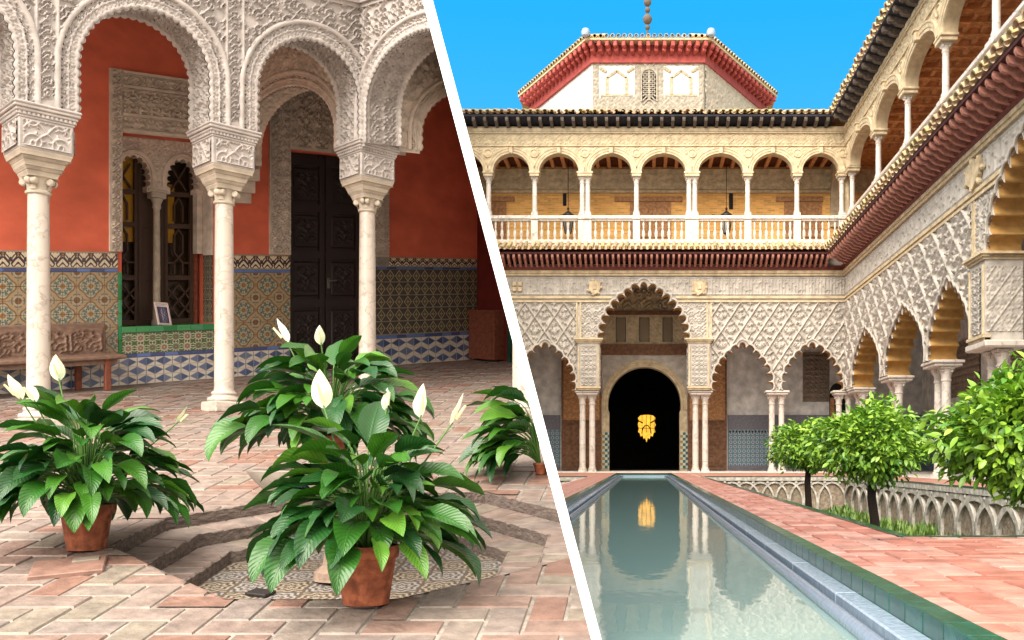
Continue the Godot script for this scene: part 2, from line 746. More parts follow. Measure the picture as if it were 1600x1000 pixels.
func make_materials() -> void:
	var mott := noise_tex(3, 0.012, 0.72, 1.0, 512, 6)
	var fine := noise_tex(11, 0.05, 0.80, 1.0, 512, 4)
	var grain := noise_tex(12, 0.09, 0.0, 1.0, 512, 4)
	var pits := noise_tex(14, 0.03, 0.0, 1.0, 512, 5)
	var soil := noise_tex(15, 0.018, 0.64, 1.0, 512, 6)
	M.mott = mott
	M.fine = fine
	M.grain = grain
	M.pits = pits
	var veins := ramp_tex(21, 0.006, [0.0, 0.44, 0.495, 0.51, 0.56, 1.0], [Color(0.97, 0.95, 0.93), Color(0.95, 0.93, 0.9), Color(0.74, 0.7, 0.66), Color(0.9, 0.86, 0.82), Color(1, 0.98, 0.96), Color(0.93, 0.9, 0.87)], 512, 5, 40.0)
	M.marble = mk(c8(188, 182, 175), 0.32, veins, 0.9, grain, 0.03, 0.5)
	M.marble_r = mk(c8(206, 202, 196), 0.4, veins, 0.35, grain, 0.05, 0.5)
	M.stucco_l = mk(c8(198, 190, 184), 0.85, mott, 0.9, grain, 0.12, 0.2)
	M.stucco_w = mk(c8(232, 216, 200), 0.85, mott, 0.9, grain, 0.12, 0.2)
	M.capital_l = mk(c8(204, 192, 174), 0.6, mott, 1.1, grain, 0.08, 0.3)
	M.stucco_r = mk(c8(208, 200, 188), 0.88, mott, 0.35, pits, 0.5, 0.2)
	M.stone_r = mk(c8(222, 202, 166), 0.85, mott, 0.5, grain, 0.2, 0.2)
	M.soffit_r = mk(c8(205, 160, 96), 0.85, mott, 0.5, grain, 0.2, 0.2)
	M.white_plaster = mk(c8(236, 234, 230), 0.85, mott, 0.3, grain, 0.2, 0.2)
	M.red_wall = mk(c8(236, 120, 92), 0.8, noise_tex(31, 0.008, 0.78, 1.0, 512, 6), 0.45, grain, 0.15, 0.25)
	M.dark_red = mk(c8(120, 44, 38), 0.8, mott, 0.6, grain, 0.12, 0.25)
	M.mortar = mk(c8(170, 162, 152), 0.9, soil, 1.2, pits, 0.3)
	M.mortar_r = mk(c8(212, 190, 178), 0.9, fine, 0.8)
	M.pavers = []
	for c in [c8(154, 134, 124), c8(158, 140, 130), c8(154, 128, 116), c8(152, 140, 126), c8(150, 136, 128), c8(150, 116, 102), c8(158, 144, 134), c8(154, 136, 126)]:
		M.pavers.append(mk(c, 0.55, mott, 1.3, pits, 0.35, 0.4))
	M.pavers_r = []
	for c in [c8(184, 124, 106), c8(190, 136, 118), c8(174, 110, 92), c8(194, 146, 130)]:
		M.pavers_r.append(mk(c, 0.5, mott, 0.9, pits, 0.3, 0.4))
	M.step = mk(c8(178, 152, 134), 0.75, soil, 1.4, pits, 0.5)
	M.riser = mk(c8(124, 110, 102), 0.85, soil, 2.4, pits, 0.9)
	M.terracotta = mk(c8(166, 96, 66), 0.7, ramp_tex(41, 0.012, [0.0, 0.36, 0.5, 0.6, 0.66, 1.0], [Color(0.45, 0.42, 0.42), Color(0.74, 0.7, 0.68), Color(0.86, 0.84, 0.82), Color(0.9, 0.92, 0.92), Color(1, 1.0, 1.0), Color(1, 1, 1)], 512, 6), 2.6, pits, 0.18)
	M.lime = mk(c8(196, 176, 160), 0.85, soil, 3.0)
	M.earth = mk(c8(70, 48, 34), 0.95, soil, 4.0, pits, 1.0)
	M.sand = mk(c8(214, 198, 170), 0.95, soil, 0.3)
	M.soil = mk(c8(92, 74, 52), 0.95, soil, 1.5, pits, 2.0)
	M.wood_dark = mk(c8(44, 34, 33), 0.5, fine, 2.0, grain, 0.1, 0.45)
	M.wood_lattice = mk(c8(78, 58, 46), 0.6, fine, 2.0, grain, 0.1)
	M.bench = mk(c8(150, 120, 102), 0.6, soil, 2.0, grain, 0.2)
	M.rust_wood = mk(c8(150, 84, 62), 0.65, soil, 1.6, grain, 0.2)
	M.wood_brown = mk(c8(140, 100, 72), 0.7, soil, 0.6, grain, 0.4)
	M.wood_door = mk(c8(204, 150, 100), 0.65, soil, 0.8, grain, 0.3)
	M.rafter_gap = mk(c8(74, 30, 26), 0.8, soil, 0.8)
	M.bracket_gap = mk(c8(44, 44, 54), 0.8, soil, 0.8)
	M.rafter = mk(c8(196, 134, 116), 0.7, soil, 0.8, grain, 0.3)
	M.rafter_dark = mk(c8(108, 96, 86), 0.8, soil, 0.8, grain, 0.3)
	M.beam_red = mk(c8(128, 66, 54), 0.7, soil, 0.5, grain, 0.3)
	M.tower_red = mk(c8(172, 78, 72), 0.75, mott, 0.6)
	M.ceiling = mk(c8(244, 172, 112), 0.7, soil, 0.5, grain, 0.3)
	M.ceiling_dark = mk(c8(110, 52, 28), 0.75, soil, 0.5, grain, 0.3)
	M.roof_tiles = tints(c8(198, 174, 134), 8, 0.22, soil, 0.9, 0.85, pits, 0.5, 77, 0.02)
	M.green_glaze = mk(c8(24, 84, 66), 0.18, noise_tex(51, 0.02, 0.6, 1.0, 256, 4), 1.2, pits, 0.06, 0.5)
	M.green_tile = tints(c8(22, 82, 62), 5, 0.18, noise_tex(52, 0.03, 0.7, 1.0, 256, 4), 1.5, 0.2, pits, 0.06, 78, 0.02)
	M.green_bright = tints(c8(52, 132, 74), 4, 0.2, null, 1.0, 0.2, pits, 0.06, 79, 0.03)
	M.blue_strip = tints(c8(70, 92, 144), 5, 0.25, null, 1.0, 0.22, pits, 0.06, 80, 0.03)
	M.coping = mk(c8(150, 168, 186), 0.14, fine, 0.9, grain, 0.08, 0.5)
	M.coping2 = mk(c8(118, 134, 154), 0.18, fine, 1.1, grain, 0.08, 0.5)
	M.pool_floor = mk(c8(112, 128, 116), 0.9, soil, 0.5)
	M.black = mk(c8(22, 19, 18), 0.7)
	M.iron = mk(c8(40, 37, 36), 0.5)
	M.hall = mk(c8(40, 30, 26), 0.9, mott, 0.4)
	M.ochre = mk(c8(226, 170, 50), 0.85, mott, 0.4)
	M.amber = mk(c8(196, 142, 34), 0.3, fine, 3.0)
	M.lantern_glass = mk(c8(150, 146, 136), 0.2)
	M.glass_dark = mk(c8(50, 34, 14), 0.25, fine, 3.0)
	M.paper = mk(c8(226, 204, 198), 0.7)
	M.frame_white = mk(c8(226, 204, 200), 0.6)
	M.bark = mk(c8(58, 44, 34), 0.9, soil, 5.0, pits, 1.5)
	M.awning = mk(c8(250, 246, 238), 0.9, fine, 1.5)
	M.awning.backlight_enabled = true
	M.awning.backlight = Color(1.0, 0.98, 0.95)
	M.white_wall = mk(c8(248, 247, 245), 0.8, noise_tex(61, 0.01, 0.94, 1.0, 256, 4), 0.4)
	M.garden_wall = mk(c8(222, 214, 200), 0.88, soil, 0.6, pits, 0.7)
	M.garden_back = mk(c8(176, 158, 136), 0.9, soil, 0.9, pits, 0.7)
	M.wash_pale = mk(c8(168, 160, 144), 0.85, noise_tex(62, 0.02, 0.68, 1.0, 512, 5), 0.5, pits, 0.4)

	# brick courses of the upper gallery, a few millimetres of joint each
	var bk := paint(256, func(u: float, w: float) -> Color:
		var row := int(w * 24)
		var x := fposmod(u * 6 + (0.5 if row % 2 else 0.0), 1.0)
		var y := fposmod(w * 24, 1.0)
		var g := 0.82 + 0.18 * fposmod(sin(row * 12.9898 + int(u * 6 + (0.5 if row % 2 else 0.0)) * 78.233) * 43758.5453, 1.0)
		if y < 0.2 or x < 0.04:
			return Color(0.95, 0.88, 0.74)
		return Color(g, g * 0.86, g * 0.62))
	M.brick = mk(c8(250, 222, 178), 0.9, bk, 0.6, bk, 0.6)

	# glazed tiles
	var cream := c8(196, 188, 160)
	var ochre := c8(164, 116, 64)
	var teal := c8(96, 122, 116)
	var navy := c8(54, 66, 104)
	var brown := c8(98, 68, 50)
	var fA := func(u: float, w: float) -> Color:
		# quarter of a round medallion; its centre lies in the corner (0, 0)
		var r := Vector2(u, w).length()
		var r2 := Vector2(1 - u, 1 - w).length()
		var th := atan2(w, u)
		var wave := 0.78 + 0.1 * cos(th * 4.0)
		if absf(r - wave) < 0.05:
			return ochre if absf(r - wave) < 0.03 else brown
		if r < wave:
			if r < 0.16:
				return ochre
			if absf(sin(th * 4.0)) > 0.72 and r > 0.26 and r < 0.62:
				return teal
			if absf(r - 0.42) < 0.045 and absf(sin(th * 4.0)) < 0.5:
				return navy
			if absf(r - 0.66) < 0.03:
				return teal.lerp(cream, 0.4)
			return cream
		if r2 < 0.22:
			return brown.lerp(ochre, 0.5)
		if r2 < 0.3:
			return cream
		if absf(r2 - 0.42) < 0.04 and absf(u - w) > 0.12:
			return navy.lerp(cream, 0.35)
		return ochre.lerp(cream, 0.66)
	M.tile_a = flat_mk(paint(48, fA), 0.22, null, 0.0, c8(212, 208, 200))
	var fB := func(u: float, w: float) -> Color:
		var x := absf(u - 0.5) * 2.0
		if w < 0.07 or w > 0.94:
			return c8(150, 140, 120)
		var a := absf(sin((w * 3.0 + x * 1.4) * PI))
		var b := absf(x - 0.5 - 0.35 * sin(w * PI * 2.0))
		if b < 0.1 or (a > 0.86 and x > 0.2):
			return c8(58, 44, 44)
		if Vector2(x, (w - 0.5) * 2.0).length() < 0.28:
			return c8(66, 48, 46)
		if Vector2(x - 0.9, (w - 0.2) * 2.0).length() < 0.2:
			return c8(160, 108, 62)
		return c8(206, 190, 164)
	M.tile_b = flat_mk(paint(48, fB), 0.25)
	M.tile_c = []
	for q in [c8(74, 92, 132), c8(58, 76, 112), c8(96, 108, 136)]:
		var blue: Color = q
		M.tile_c.append(flat_mk(paint(24, func(u: float, w: float) -> Color: return blue if absf(w - 0.5) * 2.0 < 1.0 - u - 0.04 else (c8(170, 160, 146) if absf(w - 0.5) * 2.0 < 1.0 - u + 0.03 else c8(204, 194, 180))), 0.25))
	var fD := func(u: float, w: float) -> Color:
		var d := absf(u - 0.5) + absf(w - 0.5) * 1.0
		if absf(d - 0.44) < 0.055:
			return c8(176, 162, 130)
		if d < 0.16:
			return c8(150, 130, 92)
		if d < 0.3 and (absf(u - 0.5) < 0.05 or absf(w - 0.5) < 0.05):
			return c8(120, 112, 90)
		if w > 0.95:
			return c8(150, 140, 118)
		return c8(66, 62, 54)
	M.tile_d = flat_mk(paint(40, fD), 0.3)
	var fE := func(u: float, w: float) -> Color:
		var p := Vector2(u - 0.5, w - 0.5)
		var r := p.length()
		var th := atan2(p.y, p.x)
		var hex := maxf(absf(p.x) * 1.15, absf(p.x) * 0.5 + absf(p.y) * 0.87)
		if r < 0.07:
			return c8(208, 168, 96)
		if r < 0.2 and absf(sin(th * 4)) > 0.5:
			return c8(150, 92, 62)
		if absf(hex - 0.36) < 0.03:
			return cream
		if hex < 0.36:
			return c8(150, 142, 130) if absf(hex - 0.28) < 0.05 else c8(110, 104, 96)
		return c8(70, 104, 66) if absf(sin(th * 6)) > 0.45 else c8(196, 176, 140)
	var fE2 := func(u: float, w: float) -> Color:
		var q: Color = fE.call(u, w)
		return q.lerp(c8(60, 92, 62), 0.45) if Vector2(u - 0.5, w - 0.5).length() < 0.36 else q
	M.tile_e = [flat_mk(paint(48, fE), 0.25), flat_mk(paint(48, fE2), 0.25)]
	var fP := func(u: float, w: float) -> Color:
		# star work of the far dado, too fine to tell its pieces apart
		var x := fposmod(u * 6, 1.0) - 0.5
		var y := fposmod(w * 6, 1.0) - 0.5
		var d := maxf(absf(x) + absf(y), maxf(absf(x), absf(y)) * 1.4)
		if absf(d - 0.42) < 0.08:
			return c8(170, 176, 182)
		return c8(92, 100, 116) if d < 0.42 else c8(88, 114, 122)
	M.dado_far = mk(Color.WHITE, 0.35, paint(192, fP), 1.0)
	# worn mosaic in the sunken basin
	var fM := func(u: float, w: float) -> Color:
		var x := fposmod(u * 4, 1.0) - 0.5
		var y := fposmod(w * 4, 1.0) - 0.5
		var r := Vector2(x, y).length()
		var th := atan2(y, x)
		var k := sin(r * 34.0 + sin(th * 8.0) * 1.3)
		var base := c8(150, 150, 150) if (int(u * 4) + int(w * 4)) % 2 else c8(146, 136, 118)
		if absf(x) > 0.46 or absf(y) > 0.46:
			return c8(112, 104, 96)
		return base.lerp(c8(206, 204, 198), 0.7) if k > 0.45 else (base.darkened(0.35) if k < -0.5 else base)
	M.mosaic = mk(c8(214, 206, 198), 0.45, paint(384, fM), 1.5, pits, 0.3)
	# leaf blade: midrib along v, side veins sweeping forward
	var fl := func(u: float, w: float) -> Color:
		var x := absf(u - 0.5) * 2.0
		var vein := absf(fposmod(w * 13.0 - x * 2.6, 1.0) - 0.5) * 2.0
		var g := 0.84 + 0.16 * vein
		if x < 0.045:
			return Color(1.0, 1.0, 0.8)
		return Color(g * 0.96, g, g * 0.86)
	var fh := func(u: float, w: float) -> Color:
		var x := absf(u - 0.5) * 2.0
		var vein := absf(fposmod(w * 13.0 - x * 2.6, 1.0) - 0.5) * 2.0
		var g := 0.25 + 0.75 * sqrt(vein) if x > 0.05 else 0.2
		return Color(g, g, g)
	var lt := paint(64, fl, 192)
	var lh := paint(64, fh, 192)
	M.leaf = []
	for c in [c8(46, 94, 34), c8(34, 78, 38), c8(64, 112, 38), c8(28, 66, 34), c8(88, 132, 50)]:
		var m := flat_mk(lt, 0.34, lh, 0.18, c)
		m.backlight_enabled = true
		m.backlight = Color(0.32, 0.42, 0.1)
		m.metallic_specular = 0.5
		M.leaf.append(m)
	M.stem = mk(c8(74, 112, 48), 0.5)
	M.spathe = mk(c8(240, 240, 226), 0.5)
	M.spathe.backlight_enabled = true
	M.spathe.backlight = Color(0.4, 0.45, 0.3)
	M.spathe_green = mk(c8(218, 224, 190), 0.5)
	M.spadix = mk(c8(226, 220, 170), 0.7)
	var lf := StandardMaterial3D.new()
	lf.vertex_color_use_as_albedo = true
	lf.roughness = 0.38
	lf.backlight_enabled = true
	lf.backlight = Color(0.4, 0.5, 0.1)
	M.orange_leaf = lf
	var gr := StandardMaterial3D.new()
	gr.vertex_color_use_as_albedo = true
	gr.roughness = 0.6
	gr.backlight_enabled = true
	gr.backlight = Color(0.2, 0.3, 0.06)
	M.grass = gr
	# still water over a pale green basin
	var w := StandardMaterial3D.new()
	w.albedo_color = Color(0.45, 0.55, 0.53)
	w.roughness = 0.03
	w.metallic_specular = 0.5
	w.heightmap_enabled = true
	w.heightmap_texture = noise_tex(71, 0.012, 0.0, 1.0, 512, 3)
	w.heightmap_scale = 0.05
	w.uv1_triplanar = true
	w.uv1_world_triplanar = true
	w.uv1_scale = Vector3(0.9, 0.9, 0.35)
	M.water = w
	# framed print: soft bluish shapes, no picture of anything known
	var fpic := func(u: float, w2: float) -> Color:
		var d := Vector2((u - 0.5) * 1.6, w2 - 0.55).length()
		var k := 0.5 + 0.5 * sin(u * 23.0 + sin(w2 * 17.0) * 2.0) * sin(w2 * 19.0 + u * 5.0)
		if w2 < 0.14:
			return c8(224, 218, 222)
		return c8(60, 58, 92).lerp(c8(214, 206, 216), clampf(k * (1.25 - d * 1.6), 0, 1))
	M.print = flat_mk(paint(48, fpic, 72), 0.4)


# ---------------------------------------------------------------- the pool court
const FACADE_Z := -34.78
const WING_X := 6.85
const SPRING := 2.77
const IMPOST := 4.41


func facade_frame() -> Transform3D:
	return Transform3D(Basis.IDENTITY, Vector3(0, 0, FACADE_Z))


func wing_frame() -> Transform3D:
	return Transform3D(Basis(Vector3(0, 0, 1), Vector3(0, 1, 0), Vector3(-1, 0, 0)), Vector3(WING_X, 0, FACADE_Z))


func closed_below(row: PackedVector2Array, y: float) -> PackedVector2Array:
	var o := row.duplicate()
	o.append(Vector2(row[row.size() - 1].x, y))
	o.append(Vector2(row[0].x, y))
	return o


# scalloped arch: soffit and raised ring on the court side
func scalloped(fr: Transform3D, par: Node, arch: Arch, k: int, th: float, ring: float, bulge := 0.8) -> PackedVector2Array:
	var lb := arch.lobes(k, bulge)
	var inner: PackedVector2Array = lb[0]
	var at: PackedFloat32Array = lb[1]
	var mb := MB.new().at(fr)
	mb.loft([v3(inner, 0.03), v3(inner, -th * 0.5), v3(inner, -th)])
	part("scalloped_soffit", mb, M.soffit_r, par)
	var rows := []
	var mid := PackedVector2Array()
	var lip := PackedVector2Array()
	var far := PackedVector2Array()
	var far2 := PackedVector2Array()
	for i in inner.size():
		var nn := arch.nor(at[i])
		lip.append(inner[i] + nn * 0.02)
		var q := arch.pos(at[i]) + nn * (ring * 0.85 + 0.35 * ring * sin(PI * fposmod(at[i] * k, 1.0)))
		mid.append(q)
		far.append(q + nn * 0.03)
		far2.append(q + nn * 0.06)
	rows = [v3(inner, 0.03), v3(lip, 0.06), v3(mid, 0.06), v3(mid, 0.095), v3(far, 0.105), v3(far2, 0.09), v3(far2, -0.01)]
	var r := MB.new().at(fr)
	r.loft(rows, false, false)
	part("arch_ring", r, M.stucco_r, par)
	return inner


func lower_storey(fr: Transform3D, par: Node, x0: float, x1: float, sides: Array, mid: Array, th: float, sx: float, cell: float) -> void:
	var openings := []
	var skips := []
	var seq := []
	for s in sides:
		var a := Arch.new(s[0], s[1], SPRING + 0.02, 1.52, 0.3, 1.9)
		var inner := scalloped(fr, par, a, 13, th, 0.15)
		seq.append([s[0], inner, false])
		skips.append(closed_below(a.off(0.17, 60), SPRING - 0.2))
	var big := Arch.new(mid[0], mid[1], IMPOST + 0.06, 1.85, 0.0, 2.5)
	var bin_ := scalloped(fr, par, big, 17, th, 0.2)
	seq.append([mid[0], bin_, true])
	var bigskip := closed_below(big.off(0.22, 60), IMPOST - 0.2)
	seq.sort_custom(func(a, b): return a[0] < b[0])
	var pi0: float = mid[0] - mid[1] - 0.16
	var pi1: float = mid[0] + mid[1] + 0.16
	var po0: float = pi0 - mid[2]
	var po1: float = pi1 + mid[2]
	var poly := PackedVector2Array([Vector2(x0, SPRING)])
	for s in seq:
		var row: PackedVector2Array = s[1]
		if s[2]:
			poly.append(Vector2(pi0, SPRING))
			poly.append(Vector2(pi0, IMPOST))
			poly.append_array(row)
			poly.append(Vector2(pi1, IMPOST))
			poly.append(Vector2(pi1, SPRING))
		else:
			poly.append_array(row)
	poly.append(Vector2(x1, SPRING))
	poly.append(Vector2(x1, 7.3))
	poly.append(Vector2(x0, 7.3))
	var mb := MB.new().at(fr)
	mb.prism(poly, -th, 0.0, true, true, false)
	for xx in [pi0, pi1]:
		mb.quad(Vector3(xx, SPRING, 0), Vector3(xx, SPRING, -th), Vector3(xx, IMPOST, -th), Vector3(xx, IMPOST, 0))
	mb.quad(Vector3(x0, SPRING, 0), Vector3(x0, SPRING, -th), Vector3(x0, 7.3, -th), Vector3(x0, 7.3, 0))
	mb.quad(Vector3(x1, SPRING, 0), Vector3(x1, SPRING, -th), Vector3(x1, 7.3, -th), Vector3(x1, 7.3, 0))
	part("arcade_wall", mb, M.stucco_r, par)
	# lozenge stucco on either hand of the middle arch
	for sp in [[x0, po0 - 0.04], [po1 + 0.04, x1]]:
		if sp[1] - sp[0] < 0.3:
			continue
		var r := MB.new().at(fr)
		var ox: float = sp[0]
		r.relief(sp[0], SPRING + 0.03, sp[1], 5.76, 0.004, cell, func(x: float, y: float) -> float: return 0.085 * smp("loz", (x - ox) / (0.66 * sx), -(y - 5.76) / 0.98), skips, cell * sx)
		part("lozenge_stucco", r, M.stucco_r, par)
	# field round the middle arch
	var r2 := MB.new().at(fr)
	r2.relief(po0 + 0.12, IMPOST + 0.14, po1 - 0.12, 5.76, 0.003, cell * 0.85, func(x: float, y: float) -> float: return 0.045 * smp("scroll", x / (0.5 * sx), y / 0.5), [bigskip], cell * 0.85 * sx)
	part("spandrel_stucco", r2, M.stucco_r, par)
	var fz := MB.new().at(fr)
	fz.relief(x0, 5.99, x1, 6.66, 0.003, cell * 0.9, func(x: float, y: float) -> float: return 0.045 * smp("band", x / (0.9 * sx), (6.66 - y) / 0.67), [bigskip], cell * 0.9 * sx)
	part("frieze", fz, M.stucco_r, par)
	var tr := MB.new().at(fr)
	var topskip0: float = mid[0] - mid[1] * 0.62
	var topskip1: float = mid[0] + mid[1] * 0.62
	for yy in [[5.77, 5.83, 0.07], [5.9, 5.98, 0.06]]:
		tr.span(x0, topskip0 - 0.25, yy[0], yy[1], 0, yy[2])
		tr.span(topskip1 + 0.25, x1, yy[0], yy[1], 0, yy[2])
	tr.span(x0, x1, 6.67, 6.75, 0, 0.08)
	tr.span(x0, x1, 6.75, 6.84, 0, 0.12)
	for xx in [po0 - 0.03, po1 + 0.03, po0 + 0.1, po1 - 0.1]:
		tr.span(xx - 0.03, xx + 0.03, IMPOST + 0.14, 5.77, 0, 0.055)
	part("moulding", tr, M.stone_r, par)
	# decorated piers that carry the middle arch
	for q in [[po0, pi0], [pi1, po1]]:
		var pr := MB.new().at(fr)
		pr.span(q[0], q[1], SPRING + 0.02, IMPOST - 0.02, 0.0, 0.11)
		part("pier", pr, M.stucco_r, par)
		var rf := MB.new().at(fr)
		var e0: float = q[0] + 0.13 * sx
		var e1: float = q[1] - 0.13 * sx
		rf.relief(e0, SPRING + 0.18, e1, IMPOST - 0.14, 0.112, 0.022, func(x: float, y: float) -> float: return 0.04 * smp("knot", x / (0.3 * sx), y / 0.3), [], 0.022 * sx)
		part("pier_stucco", rf, M.stucco_r, par)
		var cap := MB.new().at(fr)
		for st in [[0.0, 0.05, 0.04], [0.05, 0.1, 0.08], [0.1, 0.15, 0.12]]:
			cap.span(q[0] - st[2], q[1] + st[2], IMPOST - 0.02 + st[0], IMPOST - 0.02 + st[1], -th - 0.02, 0.11 + st[2])
		for st in [[0.0, 0.06, 0.0], [0.06, 0.12, 0.04]]:
			cap.span(q[0] - st[2], q[1] + st[2], SPRING + 0.02 + st[0], SPRING + 0.02 + st[1], 0.0, 0.13 + st[2])
		for xx in [q[0] + 0.05, q[1] - 0.05]:
			cap.lathe(PackedVector2Array([Vector2(0.035, SPRING + 0.15), Vector2(0.028, SPRING + 0.3), Vector2(0.028, IMPOST - 0.25), Vector2(0.036, IMPOST - 0.12)]), 10, Vector3(xx, 0, 0.12))
		# the inner flank of the pier, seen under the arch
		part("pier_impost", cap, M.stone_r, par)
		var xin: float = q[1] if q[0] < mid[0] else q[0]
		var dirn := 1.0 if q[0] < mid[0] else -1.0
		var flank := MB.new().at(fr * Transform3D(Basis(Vector3(0, 0, -dirn), Vector3(0, 1, 0), Vector3(dirn, 0, 0)), Vector3(xin, 0, 0)))
		var l0 := -0.08 if dirn > 0 else -th + 0.02
		var l1 := th - 0.02 if dirn > 0 else 0.08
		flank.relief(l0, SPRING + 0.2, l1, IMPOST - 0.16, 0.004, 0.025, func(x: float, y: float) -> float: return 0.03 * smp("loz", x / 0.4, y / 0.55))
		part("pier_stucco", flank, M.stucco_r, par)


func colonnette_meshes(r: float, y0: float, y1: float, cap_h: float) -> Array:
	var sh := MB.new()
	sh.lathe(PackedVector2Array([Vector2(r * 1.04, y0 + 0.17), Vector2(r, y0 + 0.3), Vector2(r, lerpf(y0, y1, 0.5)), Vector2(r * 0.93, y1 - cap_h - 0.02)]), 16)
	var cp := MB.new()
	var k := cap_h
	cp.lathe(PackedVector2Array([Vector2(r * 0.94, y1 - k - 0.02), Vector2(r * 1.12, y1 - k), Vector2(r * 1.12, y1 - k + 0.03), Vector2(r * 0.98, y1 - k + 0.04), Vector2(r * 1.05, y1 - k * 0.6), Vector2(r * 1.3, y1 - k * 0.3), Vector2(r * 1.45, y1 - k * 0.22)]), 16, Vector3.ZERO, Basis.IDENTITY, 0, TAU, 0.06)
	for i in 4:
		var d := Vector3(1 if i & 1 else -1, 0, 1 if i & 2 else -1)
		cp.lathe(PackedVector2Array([Vector2(0, -0.03), Vector2(r * 0.36, -0.03), Vector2(r * 0.36, 0.03), Vector2(0, 0.03)]), 10, Vector3(0, y1 - k * 0.3, 0) + d * r * 0.92, Basis(d.normalized(), PI / 2))
	cp.cbox(Vector3(0, y1 - k * 0.1, 0), Vector3(r * 2.9, k * 0.2, r * 2.9), r * 0.1)
	var bs := MB.new()
	bs.cbox(Vector3(0, y0 + 0.035, 0), Vector3(r * 2.7, 0.07, r * 2.7), 0.008)
	bs.lathe(PackedVector2Array([Vector2(r * 1.3, y0 + 0.07), Vector2(r * 1.38, y0 + 0.09), Vector2(r * 1.3, y0 + 0.12), Vector2(r * 1.1, y0 + 0.13), Vector2(r * 1.16, y0 + 0.15), Vector2(r * 1.04, y0 + 0.175)]), 16)
	return [sh.mesh(), cp.mesh(), bs.mesh()]


func column_at(par: Node, ms: Array, mat: Material, xf: Transform3D) -> Node3D:
	var h := holder("column", par, xf.origin)
	put("shaft", ms[0], mat, h, xf)
	put("capital", ms[1], mat, h, xf)
	put("base", ms[2], mat, h, xf)
	return h


